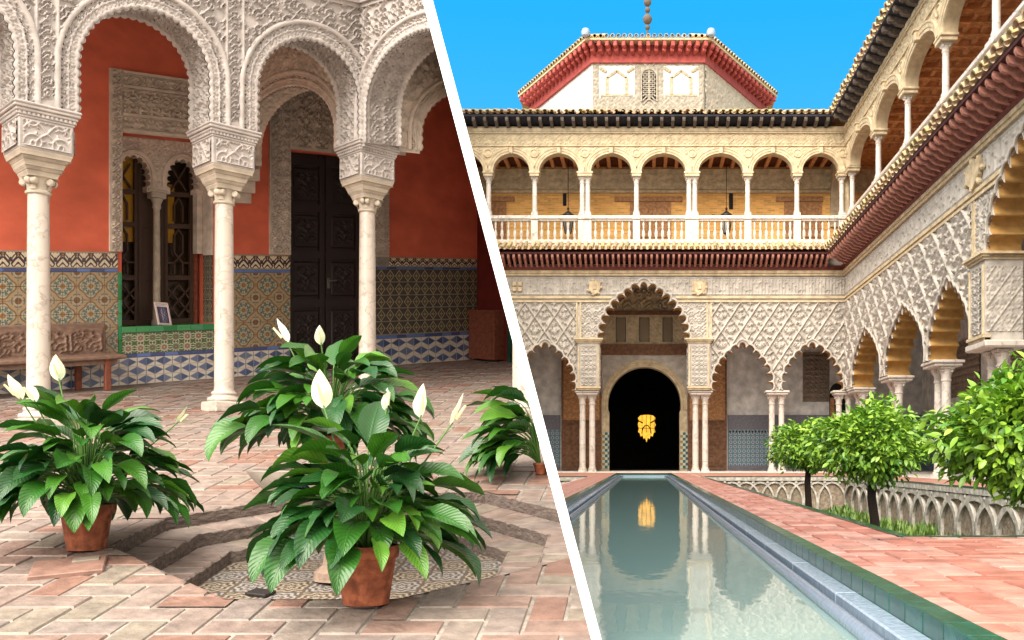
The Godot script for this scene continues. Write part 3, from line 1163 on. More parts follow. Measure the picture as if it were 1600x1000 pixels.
func upper_storey(fr: Transform3D, par: Node, x0: float, x1: float, singles: Array, doubles: Array, bays: Array, sx: float, cell: float) -> void:
	var th := 0.34
	var poly := PackedVector2Array([Vector2(x0, 10.2)])
	var skips := []
	var orn := MB.new().at(fr)
	for b in bays:
		var c: float = (b[0] + b[1]) / 2
		var half: float = (b[1] - b[0]) / 2 - 0.17 * sx
		var a := Arch.new(c, half, 10.2, 0.62, 0.0, 0.0)
		var row := a.off(0.0, 28)
		poly.append_array(row)
		var sof := MB.new().at(fr)
		sof.loft([v3(row, 0.0), v3(row, -th)])
		part("arch_soffit", sof, M.stone_r, par)
		var ring := MB.new().at(fr)
		var rows := []
		for q in [[0.0, 0.0], [0.012, 0.035], [0.07, 0.035], [0.08, 0.055], [0.15, 0.06], [0.17, 0.08], [0.2, 0.08], [0.21, 0.0]]:
			rows.append(v3(a.off(q[0] * minf(1.25, sqrt(sx)), 28), q[1]))
		ring.loft(rows, false, false)
		part("archivolt", ring, M.stone_r, par)
		skips.append(closed_below(a.off(0.2, 28), 10.1))
		orn.cbox(Vector3(c, 10.93, 0.07), Vector3(0.13 * sx, 0.26, 0.16), 0.02)
		orn.cbox(Vector3(c, 11.05, 0.09), Vector3(0.17 * sx, 0.05, 0.2), 0.012)
	poly.append(Vector2(x1, 10.2))
	poly.append(Vector2(x1, 11.75))
	poly.append(Vector2(x0, 11.75))
	var mb := MB.new().at(fr)
	mb.prism(poly, -th, 0.0, true, true, false)
	mb.quad(Vector3(x0, 10.2, 0), Vector3(x0, 10.2, -th), Vector3(x0, 11.75, -th), Vector3(x0, 11.75, 0))
	mb.quad(Vector3(x1, 10.2, 0), Vector3(x1, 10.2, -th), Vector3(x1, 11.75, -th), Vector3(x1, 11.75, 0))
	part("upper_arcade_wall", mb, M.stone_r, par)
	var xs := []
	xs.append_array(singles)
	for d in doubles:
		xs.append((d[0] + d[1]) / 2)
	for x in xs:
		orn.lathe(PackedVector2Array([Vector2(0.15, 0.0), Vector2(0.15, 0.05), Vector2(0.12, 0.06), Vector2(0.1, 0.03), Vector2(0.06, 0.05), Vector2(0, 0.06)]), 16, Vector3(x, 10.83, 0.0), Basis(Vector3(sx, 0, 0), Vector3(0, 0, 1), Vector3(0, -1, 0)))
	part("medallion", orn, M.stone_r, par)
	var fz := MB.new().at(fr)
	fz.relief(x0, 11.12, x1, 11.5, 0.004, cell, func(x: float, y: float) -> float: return 0.045 * smp("scroll", x / (0.42 * sx), y / 0.38), [], cell * sx)
	fz.relief(x0, 10.35, x1, 11.07, 0.003, cell, func(x: float, y: float) -> float: return 0.03 * smp("scroll", x / (0.5 * sx) + 0.3, y / 0.5), skips, cell * sx)
	part("frieze", fz, M.stone_r, par)
	var tr := MB.new().at(fr)
	tr.span(x0, x1, 11.07, 11.11, 0, 0.05)
	tr.span(x0, x1, 11.5, 11.56, 0, 0.07)
	tr.span(x0, x1, 11.56, 11.68, 0, 0.1)
	part("moulding", tr, M.stone_r, par)
	# columns, their posts and the balustrade between
	var ms := colonnette_meshes(0.085, 8.76, 10.05, 0.2)
	var bl := holder("balustrade", par, fr * Vector3((x0 + x1) / 2, 7.8, 0))
	var rail := MB.new().at(fr)
	rail.cbox(Vector3((x0 + x1) / 2, 8.67, -0.12), Vector3(x1 - x0, 0.12, 0.26), 0.02)
	rail.span(x0, x1, 8.56, 8.61, -0.2, -0.04)
	part("top_rail", rail, M.marble_r, bl)
	var base := MB.new().at(fr)
	base.cbox(Vector3((x0 + x1) / 2, 7.83, -0.12), Vector3(x1 - x0, 0.14, 0.32), 0.02)
	part("base_slab", base, M.marble_r, bl)
	var posts := MB.new()
	posts.cbox(Vector3(0, 8.24, 0), Vector3(0.24 * sx, 0.68, 0.24), 0.015)
	posts.cbox(Vector3(0, 8.67, 0), Vector3(0.28 * sx, 0.15, 0.3), 0.02)
	var pm := posts.mesh()
	var wide := MB.new()
	wide.cbox(Vector3(0, 8.24, 0), Vector3(0.46 * sx, 0.68, 0.24), 0.015)
	wide.cbox(Vector3(0, 8.67, 0), Vector3(0.5 * sx, 0.15, 0.3), 0.02)
	var wm := wide.mesh()
	var marks := []
	for x in singles:
		column_at(par, ms, M.marble_r, fr * Transform3D(Basis.IDENTITY, Vector3(x, 0, -0.14)))
		put("post", pm, M.marble_r, bl, fr * Transform3D(Basis.IDENTITY, Vector3(x, 0, -0.12)))
		var abac := MB.new().at(fr)
		abac.cbox(Vector3(x, 10.1, -0.15), Vector3(0.32 * sx, 0.1, 0.4), 0.015)
		abac.cbox(Vector3(x, 10.18, -0.15), Vector3(0.38 * sx, 0.07, 0.44), 0.015)
		part("impost", abac, M.stone_r, par)
		marks.append([x, 0.13 * sx])
	for d in doubles:
		for x in d:
			column_at(par, ms, M.marble_r, fr * Transform3D(Basis.IDENTITY, Vector3(x, 0, -0.14)))
		var cxx: float = (d[0] + d[1]) / 2
		put("post", wm, M.marble_r, bl, fr * Transform3D(Basis.IDENTITY, Vector3(cxx, 0, -0.12)))
		var abac := MB.new().at(fr)
		abac.cbox(Vector3(cxx, 10.1, -0.15), Vector3(0.5 * sx, 0.1, 0.4), 0.015)
		abac.cbox(Vector3(cxx, 10.18, -0.15), Vector3(0.56 * sx, 0.07, 0.44), 0.015)
		part("impost", abac, M.stone_r, par)
		marks.append([cxx, 0.24 * sx])
	marks.sort_custom(func(a, b): return a[0] < b[0])
	var bm := MB.new()
	bm.lathe(PackedVector2Array([Vector2(0.05, 7.9), Vector2(0.05, 7.94), Vector2(0.03, 7.96), Vector2(0.036, 7.99), Vector2(0.062, 8.1), Vector2(0.05, 8.2), Vector2(0.026, 8.3), Vector2(0.04, 8.34), Vector2(0.026, 8.37), Vector2(0.045, 8.47), Vector2(0.03, 8.52), Vector2(0.05, 8.54), Vector2(0.05, 8.57)]), 10)
	var bmm := bm.mesh()
	for i in marks.size() - 1:
		var a: float = marks[i][0] + marks[i][1]
		var b: float = marks[i + 1][0] - marks[i + 1][1]
		var k := maxi(3, int(round((b - a) / (0.215 * sx))))
		for j in k:
			put("baluster", bmm, M.marble_r, bl, fr * Transform3D(Basis(Vector3(sx, 0, 0), Vector3(0, 1, 0), Vector3(0, 0, 1)) if sx < 1.05 else Basis.IDENTITY, Vector3(lerpf(a, b, (j + 0.5) / k), 0, -0.12)))


# eave of half-round clay tiles on shaped rafters, along x of the frame
func eave(fr: Transform3D, par: Node, x0: float, x1: float, y_wall: float, y_tip: float, out: float, pitch: float, tile: float, raft: Material, y_tile: float, back: float, y_back: float, carved: bool) -> void:
	var e := holder("eave", par, fr * Vector3((x0 + x1) / 2, y_tip, out / 2))
	var prof := PackedVector2Array()
	var d := 0.1
	# profile in (outward, up): a beam whose nose is cut in an S
	prof.append(Vector2(-0.05, y_wall - d))
	if carved:
		prof.append(Vector2(out * 0.25, lerpf(y_wall, y_tip, 0.2) - d))
		prof.append(Vector2(out * 0.55, lerpf(y_wall, y_tip, 0.55) - d * 1.2))
		prof.append(Vector2(out * 0.72, lerpf(y_wall, y_tip, 0.72) - d * 0.6))
		prof.append(Vector2(out * 0.84, lerpf(y_wall, y_tip, 0.86) - d * 0.95))
	prof.append(Vector2(out * 0.96, y_tip - d * 0.9))
	prof.append(Vector2(out, y_tip - d * 0.3))
	prof.append(Vector2(out, y_tip + d * 0.5))
	prof.append(Vector2(-0.05, y_wall + d * 0.5))
	var rb := MB.new().at(Transform3D(Basis(Vector3(0, 0, 1), Vector3(0, 1, 0), Vector3(-1, 0, 0)), Vector3.ZERO))
	rb.prism(prof, -pitch * (0.14 if pitch > 0.3 else 0.2), pitch * (0.14 if pitch > 0.3 else 0.2))
	var rm := rb.mesh()
	var k := int((x1 - x0) / pitch)
	for i in k:
		put("rafter", rm, raft, e, fr * Transform3D(Basis.IDENTITY, Vector3(x0 + (i + 0.5) * (x1 - x0) / k, 0, 0)))
	var bd := MB.new().at(fr)
	bd.quad(Vector3(x0, y_wall + d * 0.52, -0.05), Vector3(x1, y_wall + d * 0.52, -0.05), Vector3(x1, y_tip + d * 0.52, out), Vector3(x0, y_tip + d * 0.52, out))
	bd.quad(Vector3(x0, y_wall + d * 0.52 + 0.05, -0.05), Vector3(x1, y_wall + d * 0.52 + 0.05, -0.05), Vector3(x1, y_tip + d * 0.52 + 0.05, out), Vector3(x0, y_tip + d * 0.52 + 0.05, out))
	bd.span(x0, x1, y_tip + d * 0.5, y_tip + d * 0.5 + 0.06, out, out + 0.025)
	part("eave_boards", bd, M.rafter_gap if raft == M.rafter else M.bracket_gap, e)
	# tiles: covers (humps) with troughs between, each run one piece down the slope
	var n := int((x1 - x0) / tile)
	var w := (x1 - x0) / n
	var slope := Vector3(0, y_back - y_tile, -(out + 0.08 + back))
	var len := slope.length()
	var bz := -slope.normalized()
	var by := Vector3(0, bz.z, -bz.y).normalized()
	var bas := Basis(Vector3(1, 0, 0), by, bz)
	var cov := MB.new()
	var rows := []
	for i in 4:
		var row := PackedVector3Array()
		var zz: float = [0.0, -0.012, -len * 0.5, -len][i]
		var rr: float = w * (0.36 if i == 0 else 0.34) * (1.0 if i < 3 else 0.9)
		for j in 9:
			var t := PI * j / 8.0
			row.append(Vector3(cos(t) * rr, sin(t) * rr * 1.05 + 0.03, zz))
		rows.append(row)
	cov.loft(rows)
	var inn := []
	for i in [0, 3]:
		var row := PackedVector3Array()
		for j in 9:
			var t := PI * j / 8.0
			row.append(Vector3(cos(t) * w * 0.27, sin(t) * w * 0.27 + 0.03, 0.0 if i == 0 else -len))
		inn.append(row)
	cov.loft(inn)
	cov.loft([rows[0], inn[0]], false, false)
	var cm := cov.mesh()
	var tro := MB.new().at(fr)
	for i in n:
		var jig := rng.randf_range(-0.02, 0.02)
		var q := fr * Transform3D(bas * Basis(Vector3.UP, rng.randf_range(-0.05, 0.05)), Vector3(x0 + (i + 0.5) * w, y_tile + rng.randf_range(-0.014, 0.014), out + 0.08 + jig))
		put("roof_tile", cm, M.roof_tiles[rng.randi() % M.roof_tiles.size()], e, q)
	for i in n + 1:
		var x := x0 + i * w
		var ra := PackedVector3Array()
		var rb2 := PackedVector3Array()
		for j in 7:
			var t := PI + PI * j / 6.0
			var p := Vector3(x + cos(t) * w * 0.42, 0, 0)
			var lift := by * (sin(t) * w * 0.34 + 0.045)
			ra.append(p + Vector3(0, y_tile, out + 0.06) + lift)
			rb2.append(p + Vector3(0, y_tile, out + 0.06) + slope + lift)
		tro.loft([ra, rb2])
	part("tile_troughs", tro, M.roof_tiles[0], e)


func build_facade() -> void:
	var fr := facade_frame()
	var b := thing("palace_front", "sandy palace front with scalloped arches below and a balustraded gallery above", "palace", Vector3(0, 0, FACADE_Z))
	lower_storey(fr, b, -7.0, WING_X, [[-5.68, 0.87], [-3.35, 0.87], [3.35, 0.87], [5.72, 0.87]], [0.0, 1.34, 0.75], 0.5, 1.0, 0.028)
	upper_storey(fr, b, -7.0, WING_X, [-6.87, -5.29, -3.72, -0.25, 3.54, 5.22, 6.75], [[-2.1, -1.91], [1.54, 1.74]], [[-6.87, -5.29], [-5.29, -3.72], [-3.72, -2.05], [-1.96, -0.25], [-0.25, 1.59], [1.69, 3.54], [3.54, 5.22], [5.22, 6.8]], 1.0, 0.03)
	eave(fr, b, -7.0, WING_X - 0.62, 7.0, 7.23, 0.7, 0.183, 0.195, M.rafter, 7.44, 0.02, 7.78, true)
	var beam := MB.new().at(fr)
	beam.span(-7.0, WING_X, 6.84, 6.96, 0.0, 0.14)
	beam.span(-7.0, WING_X, 6.96, 7.0, 0.0, 0.18)
	part("eave_beam", beam, M.beam_red, b)
	eave(fr, b, -7.0, WING_X - 0.5, 11.72, 11.86, 0.54, 0.365, 0.235, M.rafter_dark, 12.02, 1.2, 12.6, false)
	# paired columns on the ground
	var ms := colonnette_meshes(0.105, 0.0, 2.64, 0.32)
	for c in [-6.8, -4.52, -1.93, 1.93, 4.54, 6.83]:
		for s in [-0.165, 0.165]:
			column_at(b, ms, M.marble_r, fr * Transform3D(Basis.IDENTITY, Vector3(c + s, 0, -0.22)))
		var ab := MB.new().at(fr)
		ab.cbox(Vector3(c, 2.67, -0.22), Vector3(0.72, 0.07, 0.5), 0.015)
		ab.cbox(Vector3(c, 2.745, -0.22), Vector3(0.82, 0.07, 0.58), 0.015)
		part("impost", ab, M.marble_r, b)
	# shields on the frieze
	for q in [[-1.67, 6.27, 0.19], [1.88, 6.27, 0.2]]:
		var s := MB.new().at(fr)
		var hx: float = q[2]
		if q[0] > 0:
			s.cbox(Vector3(q[0], q[1], 0.05), Vector3(0.5, 0.46, 0.08), 0.015)
		s.prism(PackedVector2Array([Vector2(q[0] - hx, q[1] + 0.18), Vector2(q[0], q[1] + 0.22), Vector2(q[0] + hx, q[1] + 0.18), Vector2(q[0] + hx, q[1] - 0.05), Vector2(q[0] + hx * 0.6, q[1] - 0.18), Vector2(q[0], q[1] - 0.25), Vector2(q[0] - hx * 0.6, q[1] - 0.18), Vector2(q[0] - hx, q[1] - 0.05)]), 0.02, 0.12)
		for k in 7:
			var a := TAU * k / 7
			s.cbox(Vector3(q[0] + cos(a) * hx * 1.15, q[1] + sin(a) * 0.25, 0.07), Vector3(0.09, 0.09, 0.1), 0.025, Basis(Vector3(0, 0, 1), a))
		s.cbox(Vector3(q[0], q[1] + 0.02, 0.13), Vector3(0.14, 0.2, 0.05), 0.02)
		part("stone_shield", s, M.stone_r, b)
	var sq := MB.new().at(fr)
	for i in 4:
		sq.cbox(Vector3(-4.3 + (0.09 if i & 1 else -0.09), 6.3 + (0.09 if i & 2 else -0.09), 0.05), Vector3(0.15, 0.15, 0.08), 0.02)
	part("stone_plaque", sq, M.stone_r, b)

	# ------------ lower gallery behind the arches
	var bz := -3.6
	var wl := MB.new().at(fr)
	for q in [[-7.0, -1.38, 0.0, 7.0], [1.45, 11.4, 0.0, 7.0], [-1.38, 1.45, 4.05, 7.0]]:
		wl.span(q[0], q[1], q[2], q[3], bz - 0.5, bz)
	part("gallery_back_wall", wl, M.white_plaster, b)
	var fl := MB.new().at(fr)
	fl.span(-7.0, 10.4, 7.02, 7.6, bz, -0.02)
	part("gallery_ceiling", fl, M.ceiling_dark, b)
	var st := MB.new().at(fr)
	st.cbox(Vector3(1.6, -0.07, -1.75), Vector3(17.6, 0.18, 3.9), 0.02)
	part("plinth_step", st, M.marble_r, b)
	# horseshoe doorway with carved surround
	var door := Arch.new(0.02, 1.40, 2.3, 1.64, 0.2, 0.0)
	var dr := MB.new().at(fr)
	var dpoly := PackedVector2Array([Vector2(-1.56, 0.0), Vector2(-1.30, 0.0), Vector2(-1.30, 2.2)])
	dpoly.append_array(door.off(-0.04, 40))
	dpoly.append_array(PackedVector2Array([Vector2(1.34, 2.2), Vector2(1.34, 0.0), Vector2(1.62, 0.0), Vector2(1.62, 4.35), Vector2(-1.56, 4.35)]))
	dr.prism(dpoly, bz - 0.5, bz + 0.04)
	part("door_surround", dr, M.stone_r, b)
	var dring := MB.new().at(fr)
	var rows := []
	for q in [[-0.04, 0.04], [-0.03, 0.1], [0.05, 0.1], [0.07, 0.07], [0.13, 0.07], [0.15, 0.11], [0.21, 0.11], [0.22, 0.04]]:
		rows.append(v3(door.off(q[0], 40), bz + q[1]))
	dring.loft(rows, false, false)
	part("door_archivolt", dring, M.stone_r, b)
	var dsp := MB.new().at(fr)
	dsp.relief(-1.54, 2.3, 1.6, 4.33, bz + 0.043, 0.03, func(x: float, y: float) -> float: return 0.022 * smp("scroll", x / 0.45, y / 0.45), [closed_below(door.off(0.23, 40), 2.0)])
	part("door_spandrel_stucco", dsp, M.stucco_r, b)
	var up := MB.new().at(fr)
	up.span(-1.9, 1.96, 4.35, 4.75, bz, bz + 0.12)
	up.span(-1.9, 1.96, 5.85, 6.0, bz, bz + 0.12)
	part("moulding", up, M.wood_brown, b)
	var up2 := MB.new().at(fr)
	var wins := [Rect2(-1.05, 4.85, 0.38, 0.92), Rect2(-0.18, 4.85, 0.4, 0.92), Rect2(0.7, 4.85, 0.38, 0.92)]
	var wpoly := []
	for r in wins:
		wpoly.append(PackedVector2Array([r.position, r.position + Vector2(r.size.x, 0), r.end, r.position + Vector2(0, r.size.y)]))
	up2.relief(-1.9, 4.75, 1.96, 5.85, bz + 0.02, 0.03, func(x: float, y: float) -> float: return 0.03 * smp("loz", x / 0.5, y / 0.7), wpoly)
	up2.relief(-1.9, 6.0, 1.96, 6.8, bz + 0.02, 0.035, func(x: float, y: float) -> float: return 0.09 * smp("scroll", x / 0.8, y / 0.8))
	part("lunette_stucco", up2, M.stone_r, b)
	for r in wins:
		var w := MB.new().at(fr)
		w.span(r.position.x, r.end.x, r.position.y, r.end.y, bz, bz + 0.005)
		var win := part("lattice_window", w, M.black, b)
		var lt := MB.new().at(fr)
		for s in [-1.0, 1.0]:
			for k in 9:
				var y: float = r.position.y + k * 0.115
				lt.box(Vector3(r.get_center().x, y, bz + 0.03), Vector3(r.size.x * 1.3, 0.022, 0.02), Basis(Vector3(0, 0, 1), s * 0.85))
		part("lattice", lt, M.stone_r, win)
	# tall door leaves folded back against the wall
	for q in [[-3.1, -1.56, -1.0], [1.62, 3.12, 1.0]]:
		var leaf := MB.new().at(fr)
		leaf.span(q[0] + 0.02, q[1] - 0.02, 0.06, 4.3, bz + 0.05, bz + 0.15)
		var d := part("door_leaf", leaf, M.wood_brown, b)
		var star := MB.new().at(fr)
		star.relief(q[0] + 0.1, 1.9, q[1] - 0.1, 4.2, bz + 0.152, 0.035, func(x: float, y: float) -> float: return 0.03 * smp("knot", x / 0.5, y / 0.5))
		part("carved_panel", star, M.wood_door, d)
		var bars := MB.new().at(fr)
		for y in [0.2, 1.0, 1.75, 1.86]:
			bars.span(q[0] + 0.06, q[1] - 0.06, y, y + 0.05, bz + 0.15, bz + 0.19)
		for i in 6:
			for j in 6:
				bars.cbox(Vector3(lerpf(q[0], q[1], (i + 0.5) / 6), 0.35 + j * 0.25, bz + 0.16), Vector3(0.1, 0.1, 0.05), 0.02)
		part("door_studs", bars, M.wood_brown, d)
	# tiled dado and the jamb tiles
	var border := mk(c8(120, 118, 128), 0.4, M.mott, 2.0)
	for q in [[-7.0, -3.12], [3.14, 11.0]]:
		var dd := MB.new().at(fr)
		dd.span(q[0], q[1], 0.05, 1.55, bz, bz + 0.03)
		part("tiled_dado", dd, M.dado_far, b)
		for r in [[1.55, 2.1, 0.035], [0.05, 0.22, 0.045]]:
			var db := MB.new().at(fr)
			db.span(q[0], q[1], r[0], r[1], bz, bz + r[2])
			part("dado_border", db, border, b)
	var jamb := mk(c8(210, 220, 214), 0.35, paint(96, func(u: float, w: float) -> Color: return c8(222, 216, 196) if (int(u * 12) + int(w * 12)) % 2 else (c8(60, 96, 104) if int(u * 6) % 2 else c8(176, 128, 70))), 0.8)
	for q in [[-1.58, -1.3], [1.34, 1.64]]:
		var dj := MB.new().at(fr)
		dj.span(q[0], q[1], 0.1, 1.45, bz + 0.041, bz + 0.07)
		part("jamb_tiles", dj, jamb, b)
	var bt := MB.new().at(fr)
	for i in 26:
		bt.span(3.2 + i * 0.12, 3.26 + i * 0.12, 1.44, 1.52, bz + 0.03, bz + 0.034)
	part("merlon_border", bt, M.black, b)
	# lattice stucco panel and the narrow inner doorway to its right
	var lp := MB.new().at(fr)
	lp.relief(5.95, 2.6, 6.95, 4.45, bz + 0.01, 0.03, func(x: float, y: float) -> float: return 0.05 * smp("knot", x / 0.35, y / 0.35))
	part("stucco_panel", lp, mk(c8(150, 134, 118), 0.85, M.mott, 0.6), b)
	var nd := MB.new().at(fr)
	var na := Arch.new(7.25, 0.3, 2.9, 0.4, 0.0, 0.0)
	nd.prism(closed_below(na.off(0, 16), 0.1), bz, bz + 0.02)
	part("inner_doorway", nd, M.black, b)
	var nl := MB.new().at(fr)
	nl.span(6.98, 7.14, 0.1, 2.75, bz + 0.02, bz + 0.05)
	part("inner_door_leaf", nl, M.wood_door, b)
	# dark hall beyond the doorway, open at its far end to a sunlit yard
	var hl := MB.new().at(fr)
	var hz := bz - 0.5
	var he := -15.6
	hl.span(-2.6, -2.4, 0, 5, he, hz)
	hl.span(2.4, 2.6, 0, 5, he, hz)
	hl.span(-2.6, 2.6, 5, 5.2, he, hz)
	hl.span(-2.6, 2.6, -0.2, 0.02, he, hz)
	hl.span(-2.4, -1.45, 0, 5, hz - 0.2, hz)
	hl.span(1.5, 2.4, 0, 5, hz - 0.2, hz)
	hl.span(-1.45, 1.5, 4.2, 5, hz - 0.2, hz)
	hl.span(-2.4, -0.38, 0, 5, he - 0.3, he)
	hl.span(0.64, 2.4, 0, 5, he - 0.3, he)
	hl.span(-0.38, 0.64, 2.65, 5, he - 0.3, he)
	hl.span(-0.38, 0.64, 0, 1.3, he - 0.3, he)
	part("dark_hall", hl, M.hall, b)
	var lobed := [Vector2(0.02, 1.34), Vector2(0.07, 1.52), Vector2(0.15, 1.44), Vector2(0.2, 1.62), Vector2(0.3, 1.56), Vector2(0.35, 1.74), Vector2(0.44, 1.78), Vector2(0.4, 1.98), Vector2(0.46, 2.14), Vector2(0.4, 2.32), Vector2(0.45, 2.48), Vector2(0.32, 2.6), Vector2(0.14, 2.63), Vector2(0.0, 2.64)]
	for s in [-1.0, 1.0]:
		var pp := PackedVector2Array()
		for q in lobed:
			pp.append(Vector2(0.13 + s * q.x * (1.0 if s > 0 else 0.94), q.y))
		pp.append_array(PackedVector2Array([Vector2(0.13, 2.8), Vector2(0.13 + s * 0.8, 2.8), Vector2(0.13 + s * 0.8, 1.2), Vector2(0.13, 1.2)]))
		var hm := MB.new().at(fr)
		hm.prism(pp, he, he + 0.06)
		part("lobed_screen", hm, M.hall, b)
	var fw := MB.new().at(fr)
	var fa := Arch.new(0.13, 0.2, 1.7, 0.4, 0.0, 0.0)
	for k in [-1.0, 1.0]:
		fw.box(Vector3(0.13 + k * 0.4, 2.35, he - 0.1), Vector3(0.5, 0.06, 0.08), Basis(Vector3(0, 0, 1), k * 0.5))
		fw.box(Vector3(0.13 + k * 0.48, 1.4, he - 0.1), Vector3(0.3, 0.36, 0.08), Basis(Vector3(0, 0, 1), k * 0.7))
	for k in 5:
		fw.box(Vector3(-0.3 + k * 0.21, 2.2, he - 0.12), Vector3(0.025, 0.9, 0.03))
	fw.box(Vector3(0.13, 1.98, he - 0.12), Vector3(1.0, 0.03, 0.03))
	fw.loft([v3(fa.off(0.0, 12), he - 0.1), v3(fa.off(0.05, 12), he - 0.1)], false, false)
	part("far_window_lattice", fw, M.wood_brown, b)

	var yard := thing("yard_wall", "sunny ochre yard wall glimpsed through the dark doorway's far opening", "wall", Vector3(0.2, 0, -73))
	var yw := MB.new()
	yw.span(-9, 9, -1.4, 8.0, -73.4, -73.0)
	part("wall", yw, M.ochre, yard)

	# ------------ upper gallery
	var uz := -2.1
	var ub := MB.new().at(fr)
	ub.span(-7.0, 10.4, 7.6, 12.0, uz - 0.4, uz)
	part("brick_wall", ub, M.brick, b)
	var uf := MB.new().at(fr)
	uf.relief(-7.0, 10.15, WING_X + 2.4, 10.72, uz + 0.06, 0.035, func(x: float, y: float) -> float: return 0.03 * smp("scroll", x / 0.5, y / 0.5))
	part("gallery_frieze", uf, M.stone_r, b)
	var um := MB.new().at(fr)
	um.span(-7.0, WING_X + 2.4, 10.72, 10.86, uz, uz + 0.14)
	um.span(-7.0, WING_X + 2.4, 10.02, 10.12, uz, uz + 0.1)
	part("moulding", um, M.stone_r, b)
	var uc := MB.new().at(fr)
	uc.span(-7.0, WING_X, 10.98, 11.1, uz, -0.36)
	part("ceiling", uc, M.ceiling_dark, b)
	for i in 34:
		var cb := MB.new().at(fr)
		cb.span(-6.9 + i * 0.4, -6.78 + i * 0.4, 10.88, 10.98, uz, -0.36)
		part("ceiling_beam", cb, M.ceiling, b)
	var rf := MB.new().at(fr)
	rf.span(-7.4, 11.0, 12.2, 12.4, -9.0, -0.4)
	part("roof", rf, M.roof_tiles[1], b)
	# doors, slits and the small square hole in the brickwork
	for q in [[-5.55, -4.95, -5.9, -4.65, ""], [-0.5, 0.98, -1.05, 1.38, ""], [5.05, 6.4, 4.75, 6.45, ""]]:
		var dm := MB.new().at(fr)
		dm.span(q[0], q[1], 7.7, 9.7, uz, uz + 0.05)
		var dn := part("gallery_door", dm, M.wood_door, b)
		var fm := MB.new().at(fr)
		for i in 2:
			for j in 3:
				fm.cbox(Vector3(lerpf(q[0], q[1], 0.27 + i * 0.46), 8.05 + j * 0.6, uz + 0.06), Vector3((q[1] - q[0]) * 0.36, 0.46, 0.04), 0.018)
		part("door_panel", fm, M.wood_door, dn)
		var ln := MB.new().at(fr)
		ln.span(q[2], q[3], 9.72, 9.9, uz, uz + 0.07)
		part("door_lintel", ln, M.wood_door, dn)
	for q in [[-2.85, 9.82, 0.13, 0.5], [3.14, 9.75, 0.15, 0.62], [2.5, 9.2, 0.12, 0.12]]:
		var sl := MB.new().at(fr)
		sl.span(q[0] - q[2] / 2, q[0] + q[2] / 2, q[1] - q[3] / 2, q[1] + q[3] / 2, uz, uz + 0.006)
		part("wall_slit", sl, M.black, b)
	# transverse arch at the corner of the gallery
	var ta := Arch.new(-1.15, 0.85, 8.8, 1.75, 0.5, 0.0)
	var tb := MB.new().at(fr * Transform3D(Basis(Vector3(0, 0, 1), Vector3(0, 1, 0), Vector3(-1, 0, 0)), Vector3(WING_X, 0, 0)))
	var tp := PackedVector2Array([Vector2(-2.1, 8.8)])
	tp.append_array(ta.off(0, 24))
	tp.append_array(PackedVector2Array([Vector2(-0.2, 8.8), Vector2(-0.2, 10.98), Vector2(-2.1, 10.98)]))
	tb.prism(tp, -0.15, 0.15)
	part("transverse_arch", tb, M.stone_r, b)


